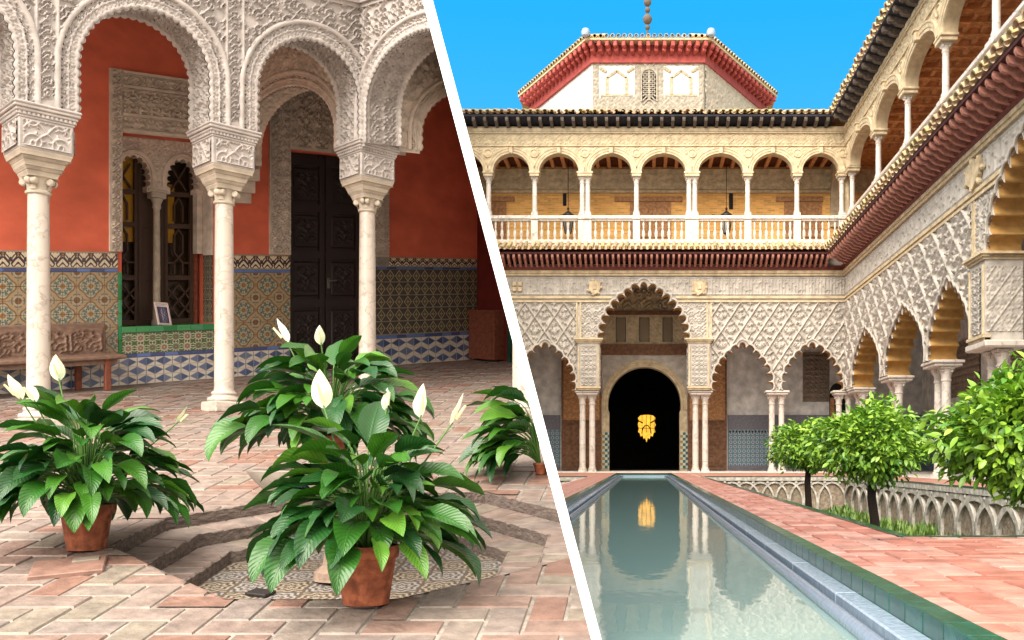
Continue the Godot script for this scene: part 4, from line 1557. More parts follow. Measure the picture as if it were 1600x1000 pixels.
func build_wing() -> void:
	var fr := wing_frame()
	var b := thing("palace_wing", "long side wing on the right with deep scalloped arches, raking eaves and sunlit upper gallery", "palace", Vector3(WING_X, 0, FACADE_Z + 12.0))
	var x1 := 21.6
	lower_storey(fr, b, 0.0, x1, [[3.4, 1.85], [8.0, 1.85], [11.9, 1.42]], [17.0, 2.3, 0.95], 0.65, 1.7, 0.03)
	upper_storey(fr, b, 0.0, x1, [0.45, 4.28, 7.68, 11.08, 14.48, 17.88, 21.28], [], [[0.5, 4.28], [4.28, 7.68], [7.68, 11.08], [11.08, 14.48], [14.48, 17.88], [17.88, 21.28]], 1.55, 0.032)
	eave(fr, b, 0.62, x1, 7.0, 7.23, 0.7, 0.36, 0.36, M.rafter, 7.44, 0.02, 7.78, true)
	var beam := MB.new().at(fr)
	beam.span(0, x1, 6.84, 6.96, 0.0, 0.14)
	beam.span(0, x1, 6.96, 7.0, 0.0, 0.18)
	part("eave_beam", beam, M.beam_red, b)
	eave(fr, b, 0.5, x1, 11.72, 11.86, 0.54, 0.62, 0.4, M.rafter_dark, 12.02, 1.2, 12.6, true)
	var ms := colonnette_meshes(0.115, 0.0, 2.64, 0.34)
	for c in [1.0, 5.71, 10.2]:
		for s in [-0.3, 0.3]:
			column_at(b, ms, M.marble_r, fr * Transform3D(Basis.IDENTITY, Vector3(c + s, 0, -0.32)))
		var ab := MB.new().at(fr)
		ab.cbox(Vector3(c, 2.67, -0.32), Vector3(1.05, 0.07, 0.66), 0.015)
		ab.cbox(Vector3(c, 2.745, -0.32), Vector3(1.15, 0.07, 0.74), 0.015)
		part("impost", ab, M.marble_r, b)
	for c in [13.75, 14.3, 19.75, 20.3]:
		column_at(b, ms, M.marble_r, fr * Transform3D(Basis.IDENTITY, Vector3(c, 0, -0.32)))
	for c in [14.05, 19.95]:
		var ab2 := MB.new().at(fr)
		ab2.cbox(Vector3(c, 2.72, -0.3), Vector3(1.3, 0.14, 0.9), 0.03)
		part("impost", ab2, M.marble_r, b)
	# shield high on the frieze above the pier
	var s := MB.new().at(fr)
	s.prism(PackedVector2Array([Vector2(13.3, 6.5), Vector2(13.75, 6.56), Vector2(14.2, 6.5), Vector2(14.15, 6.2), Vector2(13.75, 5.98), Vector2(13.35, 6.2)]), 0.02, 0.12)
	for k in 7:
		var a := TAU * k / 7
		s.cbox(Vector3(13.75 + cos(a) * 0.5, 6.3 + sin(a) * 0.28, 0.07), Vector3(0.16, 0.1, 0.12), 0.03, Basis(Vector3(0, 0, 1), a))
	part("stone_shield", s, M.stone_r, b)
	# galleries
	var wl := MB.new().at(fr)
	wl.span(-3.5, x1, 0, 7.0, -3.9, -3.55)
	part("gallery_back_wall", wl, M.white_plaster, b)
	var dd := MB.new().at(fr)
	dd.span(-3.5, x1, 0.05, 1.9, -3.55, -3.52)
	part("tiled_dado", dd, M.dado_far, b)
	var pn := MB.new().at(fr)
	pn.relief(5.9, 2.5, 8.3, 4.0, -3.54, 0.04, func(x: float, y: float) -> float: return 0.06 * smp("knot", x / 0.7, y / 0.4))
	pn.relief(0.2, 2.5, 3.2, 4.3, -3.54, 0.04, func(x: float, y: float) -> float: return 0.06 * smp("knot", x / 0.7, y / 0.4))
	part("stucco_panel", pn, mk(c8(150, 134, 118), 0.85, M.mott, 0.6), b)
	var ce := MB.new().at(fr)
	ce.span(0.0, x1, 7.02, 7.6, -3.55, -0.02)
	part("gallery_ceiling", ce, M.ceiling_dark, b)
	var st := MB.new().at(fr)
	st.cbox(Vector3(x1 / 2, -0.07, -1.7), Vector3(x1, 0.18, 3.9), 0.02)
	part("plinth_step", st, M.marble_r, b)
	var ub := MB.new().at(fr)
	ub.span(-2.2, x1, 7.6, 12.0, -3.9, -3.5)
	part("brick_wall", ub, M.brick, b)
	var uc := MB.new().at(fr)
	uc.span(-2.2, x1, 11.0, 11.12, -3.5, -0.36)
	part("ceiling", uc, M.ceiling, b)
	for i in 30:
		var cb := MB.new().at(fr)
		var xx := 0.3 + i * 0.71
		cb.span(xx, xx + 0.14, 10.86, 11.0, -3.5, -0.36)
		part("ceiling_beam", cb, M.ceiling, b)
	for i in 7:
		var cb := MB.new().at(fr)
		var zz := -0.55 - i * 0.45
		cb.span(0.0, x1, 10.9, 10.995, zz - 0.05, zz + 0.05)
		part("ceiling_beam", cb, M.ceiling, b)
	var rf := MB.new().at(fr)
	rf.span(-3, x1, 12.2, 12.4, -5.0, -0.4)
	part("roof", rf, M.roof_tiles[1], b)
	# near end of the wing, closed
	var ew := MB.new().at(fr)
	ew.span(x1, x1 + 0.3, 0, 12.2, -3.9, 0.0)
	part("end_wall", ew, M.stone_r, b)


func build_tower() -> void:
	var cz := -53.0
	var t := thing("octagonal_tower", "pale eight sided tower with red bracketed eaves rising behind the roof", "tower", Vector3(0.19, 12.0, cz))
	var o := Vector3(0.19, 0, cz)
	var ring := func(grow: float) -> Array:
		var hx := 2.39 + grow * 0.42
		var sxx := 5.74 + grow
		var f := 9.0 + grow
		var m := 2.55 + grow * 0.3
		return [Vector3(-hx, 0, f), Vector3(hx, 0, f), Vector3(sxx, 0, m), Vector3(sxx, 0, -m), Vector3(hx, 0, -f), Vector3(-hx, 0, -f), Vector3(-sxx, 0, -m), Vector3(-sxx, 0, m)]
	var wall: Array = ring.call(0.0)
	var out: Array = ring.call(0.62)
	var mid: Array = ring.call(0.12)
	var top := 17.47
	for i in 8:
		var a: Vector3 = wall[i] + o
		var b: Vector3 = wall[(i + 1) % 8] + o
		var mb := MB.new()
		var U := Vector3(0, 1, 0)
		mb.quad(a + U * 9, b + U * 9, b + U * top, a + U * top)
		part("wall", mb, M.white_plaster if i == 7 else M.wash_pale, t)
		var mb2 := MB.new()
		var a2: Vector3 = mid[i] + o
		var b2: Vector3 = mid[(i + 1) % 8] + o
		mb2.quad(a2 + U * (top - 0.02), b2 + U * (top - 0.02), b2 + U * (top + 0.75), a2 + U * (top + 0.75))
		mb2.quad(a + U * (top - 0.02), b + U * (top - 0.02), b2 + U * (top - 0.02), a2 + U * (top - 0.02))
		part("red_cornice", mb2, M.tower_red, t)
		if i in [2, 3, 4, 5, 6]:
			continue
		var oa: Vector3 = out[i] + o
		var ob: Vector3 = out[(i + 1) % 8] + o
		var k := 15 if i == 0 else 17
		var dirn := (b - a).normalized()
		var nrm := dirn.cross(U)
		for j in k:
			var u := (j + 0.5) / k
			var p := a2.lerp(b2, u) + U * (top + 0.42)
			var q := oa.lerp(ob, u) + U * (top + 0.52)
			var br := MB.new()
			var bas := Basis.looking_at((q - p).normalized(), U)
			br.cbox(p.lerp(q, 0.5) + U * 0.1, Vector3(0.16, 0.26, p.distance_to(q)), 0.03, bas)
			br.cbox(p.lerp(q, 0.35) - U * 0.07, Vector3(0.16, 0.16, p.distance_to(q) * 0.65), 0.03, bas)
			part("bracket", br, M.tower_red, t)
		var ed := MB.new()
		ed.quad(oa + U * (top + 0.76), ob + U * (top + 0.76), b2 + U * (top + 0.74), a2 + U * (top + 0.74))
		ed.quad(oa + U * (top + 0.76), ob + U * (top + 0.76), ob + U * (top + 0.84), oa + U * (top + 0.84))
		part("eave_boards", ed, M.stone_r, t)
		var n := 21 if i == 0 else 27
		var tm := MB.new()
		var w := oa.distance_to(ob) / n
		tm.lathe(PackedVector2Array([Vector2(w * 0.26, 0), Vector2(w * 0.38, 0), Vector2(w * 0.36, 0.3), Vector2(w * 0.3, 1.6)]), 10, Vector3.ZERO, Basis.IDENTITY, 0, TAU)
		var tmm := tm.mesh()
		var inward := (o - (oa + ob) / 2)
		inward.y = 0
		inward = inward.normalized()
		var ax := (inward + U * 0.38).normalized()
		for j in n:
			var p := oa.lerp(ob, (j + 0.5) / n) + U * (top + 0.9) - inward * 0.05
			var bx := dirn
			put("roof_tile", tmm, M.roof_tiles[rng.randi() % 8], t, Transform3D(Basis(bx, ax, bx.cross(ax)), p))
	var rf := MB.new()
	for i in 8:
		rf.tri(out[i] + o + Vector3(0, top + 0.86, 0), out[(i + 1) % 8] + o + Vector3(0, top + 0.86, 0), o + Vector3(0, 21.9, 0), Vector3.UP, Vector3.UP, Vector3.UP)
	part("roof", rf, M.roof_tiles[2], t)
	# corner bosses of the eave
	for i in 2:
		var cb := MB.new()
		cb.lathe(PackedVector2Array([Vector2(0, -0.2), Vector2(0.16, -0.12), Vector2(0.2, 0.02), Vector2(0.14, 0.16), Vector2(0, 0.22)]), 12, out[i] + o + Vector3(0, top + 1.0, 0.1))
		part("corner_boss", cb, M.coping, t)
	var fn := MB.new()
	var y := 21.5
	fn.lathe(PackedVector2Array([Vector2(0.5, y), Vector2(0.55, y + 0.2), Vector2(0.4, y + 0.6), Vector2(0.15, y + 0.8), Vector2(0.05, y + 0.9), Vector2(0.05, y + 4.5)]), 14, o)
	for q in [[1.3, 0.13], [1.72, 0.24], [2.2, 0.14], [2.6, 0.2], [3.05, 0.12], [3.4, 0.16], [3.8, 0.1]]:
		var prof := PackedVector2Array()
		for i in 9:
			var a := -PI / 2 + PI * i / 8
			prof.append(Vector2(cos(a) * q[1], y + q[0] + sin(a) * q[1] * 1.1))
		fn.lathe(prof, 12, o)
	part("finial", fn, M.rafter_dark, t)
	# ornament of the front face: frame, two sunk pictures, pierced window
	var fr := Transform3D(Basis.IDENTITY, Vector3(0.19, 0, cz + 9.0))
	var rel := MB.new().at(fr)
	var holes := []
	for q in [[-2.14, -0.56], [0.64, 2.18]]:
		holes.append(PackedVector2Array([Vector2(q[0], 16.0), Vector2(q[1], 16.0), Vector2(q[1], 17.36), Vector2(q[0], 17.36)]))
	holes.append(PackedVector2Array([Vector2(-0.33, 15.8), Vector2(0.4, 15.8), Vector2(0.4, 17.3), Vector2(-0.33, 17.3)]))
	rel.relief(-2.36, 12.4, 2.36, 17.56, 0.012, 0.05, func(x: float, yy: float) -> float: return 0.035 * smp("scroll", x / 0.7, yy / 0.7), holes)
	part("front_stucco", rel, M.wash_pale, t)
	var pale := mk(c8(224, 222, 214), 0.85, M.mott, 0.5)
	var tan_ := mk(c8(176, 164, 140), 0.85, M.mott, 0.8)
	for q in [[-1.35, -1.0], [1.41, 1.0]]:
		var pan := MB.new().at(fr)
		pan.span(q[0] - 0.77, q[0] + 0.77, 16.0, 17.36, 0.0, 0.012)
		var pp := part("painted_panel", pan, pale, t)
		var m := MB.new().at(fr)
		for s in [-1.0, 1.0]:
			m.span(q[0] + s * 0.42 - 0.07, q[0] + s * 0.42 + 0.07, 16.12, 16.85, 0.012, 0.05)
			m.box(Vector3(q[0] + s * 0.21, 16.98, 0.03), Vector3(0.52, 0.1, 0.04), Basis(Vector3(0, 0, 1), -s * 0.62))
			for k in 3:
				m.lathe(PackedVector2Array([Vector2(0, 0.05), Vector2(0.07, 0.03), Vector2(0.09, 0)]), 8, Vector3(q[0] + s * (0.5 + k * 0.09), 17.1 + 0.06 * k, 0.012), Basis(Vector3(1, 0, 0), PI / 2))
		m.span(q[0] - 0.7, q[0] + 0.7, 16.04, 16.12, 0.012, 0.04)
		part("arch_motif", m, tan_, pp)
	var wd := MB.new().at(fr)
	wd.span(-0.26, 0.33, 15.9, 17.2, 0.0, 0.006)
	var win := part("pierced_window", wd, M.black, t)
	var wa := Arch.new(0.035, 0.3, 16.85, 0.34, 0.0, 0.0)
	var wf := MB.new().at(fr)
	var fp := PackedVector2Array([Vector2(-0.33, 15.8), Vector2(-0.265, 15.8)])
	fp.append_array(wa.off(0, 16))
	fp.append_array(PackedVector2Array([Vector2(0.335, 15.8), Vector2(0.4, 15.8), Vector2(0.4, 17.3), Vector2(-0.33, 17.3)]))
	wf.prism(fp, 0.006, 0.08)
	for s in [-1.0, 1.0]:
		for k in 8:
			wf.box(Vector3(0.035, 15.95 + k * 0.18, 0.04), Vector3(0.78, 0.05, 0.04), Basis(Vector3(0, 0, 1), s * 0.8))
	wf.box(Vector3(0.035, 16.5, 0.045), Vector3(0.05, 1.3, 0.04))
	part("window_lattice", wf, M.wash_pale, win)
	var side := MB.new().at(Transform3D(Basis((wall[2] - wall[1]).normalized(), Vector3.UP, (wall[2] - wall[1]).normalized().cross(Vector3.UP)), wall[1] + o))
	side.relief(0.1, 12.4, (wall[2] - wall[1]).length() - 0.1, 17.56, 0.012, 0.07, func(x: float, yy: float) -> float: return 0.05 * smp("scroll", x / 1.3, yy / 0.9))
	part("side_stucco", side, mk(c8(206, 192, 168), 0.85, M.mott, 0.5), t)


func build_lanterns() -> void:
	for q in [[-2.66, "black iron crowned lantern hung by the left slit window of the upper gallery"], [2.9, "black iron crowned lantern hung by the right slit window of the upper gallery"]]:
		var o := Vector3(q[0], 8.1, FACADE_Z - 1.2)
		var l := thing("hanging_lantern", q[1], "lantern", o, "lanterns in the upper gallery")
		var ch := MB.new()
		ch.tube(PackedVector3Array([o + Vector3(0, 2.9, 0), o + Vector3(0, 1.2, 0)]), 0.012, 0.012, 6)
		part("chain", ch, M.iron, l)
		var cr := MB.new()
		cr.lathe(PackedVector2Array([Vector2(0.02, 1.2), Vector2(0.05, 1.14), Vector2(0.02, 1.1), Vector2(0.03, 1.06), Vector2(0.1, 1.02), Vector2(0.13, 0.98), Vector2(0.2, 0.95), Vector2(0.21, 0.9), Vector2(0.17, 0.88)]), 8, o)
		part("crown", cr, M.iron, l)
		var gl := MB.new()
		gl.lathe(PackedVector2Array([Vector2(0.14, 0.88), Vector2(0.16, 0.6), Vector2(0.1, 0.3)]), 6, o)
		part("glass", gl, M.lantern_glass, l)
		var fb := MB.new()
		for k in 6:
			var a := TAU * k / 6
			var d := Vector3(cos(a), 0, sin(a))
			fb.tube(PackedVector3Array([o + d * 0.15 + Vector3(0, 0.88, 0), o + d * 0.17 + Vector3(0, 0.6, 0), o + d * 0.11 + Vector3(0, 0.28, 0)]), 0.016, 0.012, 5)
		fb.lathe(PackedVector2Array([Vector2(0, 0.18), Vector2(0.03, 0.22), Vector2(0.12, 0.28), Vector2(0.08, 0.31)]), 8, o)
		part("frame", fb, M.iron, l)


# ---------------------------------------------------------------- pool, paving, gardens
# what lies to the right of the leaning wall: x > side(y, distance)
func wall_x(y: float, d: float) -> float:
	return -0.264 * (y - EYE) - 0.09275 * d


func herring(x0: float, x1: float, d0: float, d1: float, unit: float) -> Array:
	# bricks of two by one units laid in herringbone, each [x, d, w, h]
	var o := []
	var i0 := int(floor(x0 / unit)) - 1
	var i1 := int(ceil(x1 / unit)) + 1
	var j0 := int(floor(d0 / unit)) - 1
	var j1 := int(ceil(d1 / unit)) + 1
	for j in range(j0, j1):
		for i in range(i0, i1):
			var m := posmod(i - j, 4)
			if m == 0:
				o.append(Rect2(i * unit, j * unit, 2 * unit, unit))
			elif m == 3:
				o.append(Rect2(i * unit, j * unit, unit, 2 * unit))
	return o


# one brick as a low bevelled prism; p is its outline in (x, distance), y its height law
func paver(mb: MB, p: PackedVector2Array, lift: float, depth: float, height: Callable) -> void:
	var ins := Geometry2D.offset_polygon(p, -0.006)
	if ins.size() != 1 or ins[0].size() < 3:
		return
	var top: PackedVector2Array = ins[0]
	var ix := Geometry2D.triangulate_polygon(top)
	for k in range(0, ix.size(), 3):
		var q := []
		for s in 3:
			var e := top[ix[k + s]]
			q.append(Vector3(e.x, height.call(e) + lift, -e.y))
		mb.tri(q[0], q[1], q[2], Vector3.UP, Vector3.UP, Vector3.UP)
	if top.size() == p.size():
		# match each inner corner with the nearest outer one
		for k in top.size():
			var a := top[k]
			var b := top[(k + 1) % top.size()]
			var oa := p[0]
			var ob := p[0]
			for e in p:
				if e.distance_squared_to(a) < oa.distance_squared_to(a):
					oa = e
				if e.distance_squared_to(b) < ob.distance_squared_to(b):
					ob = e
			mb.quad(Vector3(a.x, height.call(a) + lift, -a.y), Vector3(b.x, height.call(b) + lift, -b.y), Vector3(ob.x, height.call(ob) + lift - depth, -ob.y), Vector3(oa.x, height.call(oa) + lift - depth, -oa.y))


func clip(p: PackedVector2Array, by: PackedVector2Array) -> Array:
	return Geometry2D.intersect_polygons(p, by)


func rect_poly(r: Rect2, gap: float) -> PackedVector2Array:
	return PackedVector2Array([r.position + Vector2(gap, gap), Vector2(r.end.x - gap, r.position.y + gap), r.end - Vector2(gap, gap), Vector2(r.position.x + gap, r.end.y - gap)])


# lays bricks over an outline; the nearest go in as parts, the others as one mass
func lay(par: Node, outline: PackedVector2Array, holes: Array, unit: float, gap: float, mats: Array, height: Callable, most: int, sd: int) -> void:
	rng.seed = sd
	var box := Rect2(outline[0], Vector2.ZERO)
	for q in outline:
		box = box.expand(q)
	var list := []
	for r in herring(box.position.x, box.end.x, box.position.y, box.end.y, unit):
		if not box.intersects(r):
			continue
		var bits := clip(rect_poly(r, gap), outline)
		for h in holes:
			var rest := []
			for b in bits:
				rest.append_array(Geometry2D.clip_polygons(b, h))
			bits = rest
		for b in bits:
			if b.size() >= 3:
				list.append([r.get_center().y + absf(r.get_center().x) * 0.2, b])
	list.sort_custom(func(a, b): return a[0] < b[0])
	var rest := []
	for m in mats:
		rest.append(MB.new())
	for i in list.size():
		var m := rng.randi() % mats.size()
		var lift := rng.randf_range(-0.0015, 0.0025)
		if i < most:
			var mb := MB.new()
			paver(mb, list[i][1], lift, 0.012, height)
			if mb.v.size():
				part("brick", mb, mats[m], par)
		else:
			paver(rest[m], list[i][1], lift, 0.012, height)
	for k in mats.size():
		if rest[k].v.size():
			struct(part("far_bricks", rest[k], mats[k], par), "stuff")


func build_ground() -> void:
	var lvl := func(_e: Vector2) -> float: return 0.0
	# bedding under the paving, cut round the pool and the two sunken gardens
	var bed := MB.new()
	var y := -0.012
	for q in [[0.87, 1.5, 0.3, 34.9], [1.5, 14.0, 0.3, 5.75], [1.5, 5.1, 25.9, 34.9], [5.1, 11.0, 5.75, 38.0], [-0.87, 0.87, 32.3, 34.9]]:
		bed.quad(Vector3(q[0], y, -q[2]), Vector3(q[1], y, -q[2]), Vector3(q[1], y, -q[3]), Vector3(q[0], y, -q[3]), Vector3.UP)
	bed.quad(Vector3(-0.87, y, -10.5), Vector3(-0.87, y, -34.9), Vector3(-1.5, y, -34.9), Vector3(-1.5, y, -17.5), Vector3.UP)
	bed.quad(Vector3(-1.5, y, -25.9), Vector3(-5.0, y, -25.9), Vector3(-7.0, y, -34.9), Vector3(-1.5, y, -34.9), Vector3.UP)
	var ground := part("pavement", bed, M.mortar_r)
	struct(ground, "structure", "pink brick pavement round the long pool")
	lay(ground, PackedVector2Array([Vector2(0.872, 2.2), Vector2(4.6, 2.2), Vector2(8.0, 5.74), Vector2(1.43, 5.74), Vector2(1.43, 34.0), Vector2(0.872, 34.0)]), [], 0.16, 0.004, M.pavers_r, lvl, 290, 401)
	var rest := MB.new()
	for q in [[1.5, 5.0, 25.9, 34.0], [5.18, 6.7, 5.8, 34.0], [-0.86, 0.86, 32.4, 34.0]]:
		for r in herring(q[0], q[1], q[2], q[3], 0.32):
			var bits := clip(rect_poly(r, 0.006), PackedVector2Array([Vector2(q[0], q[2]), Vector2(q[1], q[2]), Vector2(q[1], q[3]), Vector2(q[0], q[3])]))
			for p in bits:
				paver(rest, p, 0.0, 0.012, lvl)
	for r in herring(-4.6, -0.87, 10.6, 34.0, 0.32):
		for p in clip(rect_poly(r, 0.006), PackedVector2Array([Vector2(-0.875, 10.8), Vector2(-0.875, 34.0), Vector2(-4.0, 34.0), Vector2(-3.4, 26.0), Vector2(-1.43, 26.0), Vector2(-1.43, 17.4)])):
			paver(rest, p, 0.0, 0.012, lvl)
	struct(part("far_bricks", rest, M.pavers_r[1], ground), "stuff")
	var sheet := MB.new()
	sheet.quad(Vector3(-500, -1.4, 500), Vector3(500, -1.4, 500), Vector3(500, -1.4, -600), Vector3(-500, -1.4, -600), Vector3.UP)
	struct(part("ground", sheet, M.sand), "structure", "pale sand round the palace")

	# pool: water, marble lip, ledge, green glazed kerb
	var pool := thing("pool_edging", "stepped marble and green glazed edging round the long pool", "kerb", Vector3(0.8, -0.1, -16))
	var far := 32.3
	var kerb_l0 := 9.0
	for s in [1.0, -1.0]:
		var d0 := 0.5 if s > 0 else kerb_l0
		var k := 0
		var d := d0
		while d < far:
			var l: float = minf(0.2 if d < 12.0 else 0.45, far - d)
			var mb := MB.new()
			mb.cbox(Vector3(s * 0.83, -0.032, -(d + l / 2)), Vector3(0.08, 0.076, l - 0.004), 0.004)
			part("green_tile", mb, M.green_tile[(k * 7 + int(k / 3.0)) % 5], pool)
			d += l
			k += 1
		d = d0
		while d < far:
			var l: float = minf(1.1, far - d)
			var lg := MB.new()
			lg.cbox(Vector3(s * 0.752, -0.083, -(d + l / 2)), Vector3(0.082, 0.05, l - 0.003), 0.006)
			part("marble_ledge", lg, M.coping, pool)
			d += l
		var lip := MB.new()
		var rows := []
		for q in [[0.684, -0.25], [0.684, -0.095], [0.682, -0.078], [0.674, -0.068], [0.662, -0.064], [0.65, -0.067], [0.641, -0.078], [0.638, -0.095], [0.644, -0.11], [0.656, -0.12], [0.656, -0.3]]:
			rows.append(PackedVector3Array([Vector3(s * q[0], q[1], -d0), Vector3(s * q[0], q[1], -far)]))
		lip.loft(rows)
		part("rounded_lip", lip, M.coping2, pool)
		var in_ := MB.new()
		in_.quad(Vector3(s * 0.67, -0.14, -d0), Vector3(s * 0.67, -0.14, -far), Vector3(s * 0.75, -0.14, -far), Vector3(s * 0.75, -0.14, -d0))
		part("gap", in_, M.earth, pool)
	var fe := MB.new()
	fe.span(-0.87, 0.87, -0.07, 0.006, -far - 0.08, -far)
	part("green_tile", fe, M.green_glaze, pool)
	var fe2 := MB.new()
	fe2.span(-0.79, 0.79, -0.2, -0.058, -far, -far + 0.1)
	fe2.span(-0.7, 0.7, -0.2, -0.064, -far + 0.13, -far + 0.2)
	part("marble_ledge", fe2, M.coping, pool)
	# the near end steps back beyond the picture
	var water := MB.new()
	water.quad(Vector3(wall_x(-0.105, 2.0) + 0.0, -0.105, -0.4), Vector3(0.69, -0.105, -0.4), Vector3(0.69, -0.105, -far), Vector3(-0.69, -0.105, -far), Vector3.UP)
	water.tri(Vector3(wall_x(-0.105, 2.0), -0.105, -0.4), Vector3(-0.69, -0.105, -far), Vector3(-0.69, -0.105, -9.2), Vector3.UP, Vector3.UP, Vector3.UP)
	struct(part("pool_water", water, M.water), "structure", "still pale green water of the long pool")


func garden_face(par: Node, fr: Transform3D, length: float, pitch: float) -> void:
	var w := MB.new().at(fr)
	w.span(0, length, -1.0, -0.012, -0.25, 0.0)
	part("back_face", w, M.garden_back, par)
	var top := MB.new().at(fr)
	top.span(0, length, -0.1, -0.008, 0.0, 0.07)
	part("top_band", top, M.garden_wall, par)
	var gc := MB.new().at(fr)
	gc.span(0, length, -0.005, 0.012, -0.1, 0.075)
	part("green_edge", gc, M.green_glaze, par)
	var n := int(length / pitch)
	# one rib: a tall pointed hoop over two bays, so that neighbours cross
	var rb := MB.new()
	var a := Arch.new(0, pitch * 0.97, -0.98, 0.84, 0.32, 0.0)
	var rows := []
	for q in [[-0.035, 0.0], [-0.035, 0.055], [0.035, 0.055], [0.035, 0.0]]:
		rows.append(v3(a.off(q[0] * minf(1.6, pitch / 0.55), 20), q[1]))
	rb.loft(rows, false, false)
	var rm := rb.mesh()
	for i in n - 1:
		put("arch_rib", rm, M.garden_wall, par, fr * Transform3D(Basis.IDENTITY, Vector3((i + 1) * pitch, 0, 0.001 * (i % 2))))
	var kb := MB.new().at(fr)
	for i in n:
		kb.lathe(PackedVector2Array([Vector2(0.045, 0), Vector2(0.045, 0.05), Vector2(0.025, 0.07), Vector2(0, 0.075)]), 8, Vector3((i + 0.5) * pitch, -0.15, 0.0), Basis(Vector3(1, 0, 0), PI / 2))
	part("knob", kb, M.garden_wall, par)


func leaf_mesh(l: float, w: float, fold: float) -> ArrayMesh:
	var mb := MB.new()
	var k := 3
	var rows := []
	for i in k + 1:
		var u := float(i) / k
		var hw := w * 0.5 * pow(sin(PI * (0.08 + 0.9 * u)), 0.8) if i < k else 0.001
		var y := -0.25 * l * u * u
		rows.append(PackedVector3Array([Vector3(-hw, y + fold * hw, -l * u), Vector3(0, y, -l * u), Vector3(hw, y + fold * hw, -l * u)]))
	mb.loft(rows)
	return mb.mesh()


func scatter(called: String, par: Node, mesh: Mesh, mat: Material, xfs: Array, cols: Array) -> void:
	var mm := MultiMesh.new()
	mm.transform_format = MultiMesh.TRANSFORM_3D
	mm.use_colors = true
	mm.mesh = mesh
	mm.instance_count = xfs.size()
	for i in xfs.size():
		mm.set_instance_transform(i, xfs[i])
		mm.set_instance_color(i, cols[i])
	var o := MultiMeshInstance3D.new()
	o.name = called
	o.multimesh = mm
	o.material_override = mat
	par.add_child(o, true)
	o.set_meta("kind", "stuff")


func orange_tree(base: Vector3, crown: Vector3, size: Vector3, label: String, sd: int, leaves: int, ll: float) -> void:
	rng.seed = sd
	var t := thing("orange_tree", label, "tree", base, "clipped orange trees in the sunken garden")
	var tr := MB.new()
	var fork := crown + Vector3(0.02, -size.y * 0.75, 0)
	tr.tube(PackedVector3Array([base, base.lerp(fork, 0.4) + Vector3(0.02, 0, 0.01), base.lerp(fork, 0.8) - Vector3(0.015, 0, 0), fork]), 0.062, 0.045, 9)
	part("trunk", tr, M.bark, t)
	for i in 7:
		var lb := MB.new()
		var a := i * 2.4 + rng.randf() * 0.5
		var tip := crown + Vector3(cos(a) * size.x * 0.6, rng.randf_range(-0.25, 0.5) * size.y, sin(a) * size.z * 0.6)
		lb.tube(PackedVector3Array([fork, fork.lerp(tip, 0.5) + Vector3(0, -0.03, 0), tip]), 0.03, 0.008, 6)
		part("limb", lb, M.bark, t)
	var lm := leaf_mesh(ll, ll * 0.46, 0.35)
	var xfs := []
	var cols := []
	# sprays: clumps of leaves seated over the crown's shell and inside it
	var clumps := []
	var nc := leaves / 11
	for i in nc:
		var v := Vector3(rng.randfn(), rng.randfn(), rng.randfn()).normalized()
		var r := pow(rng.randf(), 0.22)
		var lump := 1.0 + 0.13 * sin(v.x * 5.0 + sd) + 0.1 * sin(v.y * 7.0 + v.z * 6.0 + sd)
		if v.y < -0.55:
			r *= 0.8
		clumps.append([crown + v * size * r * lump, v])
	for c in clumps:
		var tone := rng.randf()
		for k in 11:
			var p: Vector3 = c[0] + Vector3(rng.randfn(), rng.randfn(), rng.randfn()) * ll * 0.55
			var dirn: Vector3 = (c[1] * 0.8 + Vector3(rng.randfn() * 0.7, rng.randfn() * 0.5 - 0.15, rng.randfn() * 0.7)).normalized()
			var bs := Basis.looking_at(dirn, Vector3(rng.randfn() * 0.3, 1, rng.randfn() * 0.3).normalized()) * Basis(Vector3(0, 0, 1), rng.randf_range(-0.8, 0.8))
			bs = bs.scaled(Vector3.ONE * rng.randf_range(0.65, 1.2))
			xfs.append(Transform3D(bs, p - base))
			var q := clampf(tone * 0.55 + rng.randf() * 0.45, 0, 1)
			cols.append(Color(0.06, 0.18, 0.02).lerp(Color(0.36, 0.56, 0.05), pow(q, 1.35)))
	scatter("foliage", t, lm, M.orange_leaf, xfs, cols)


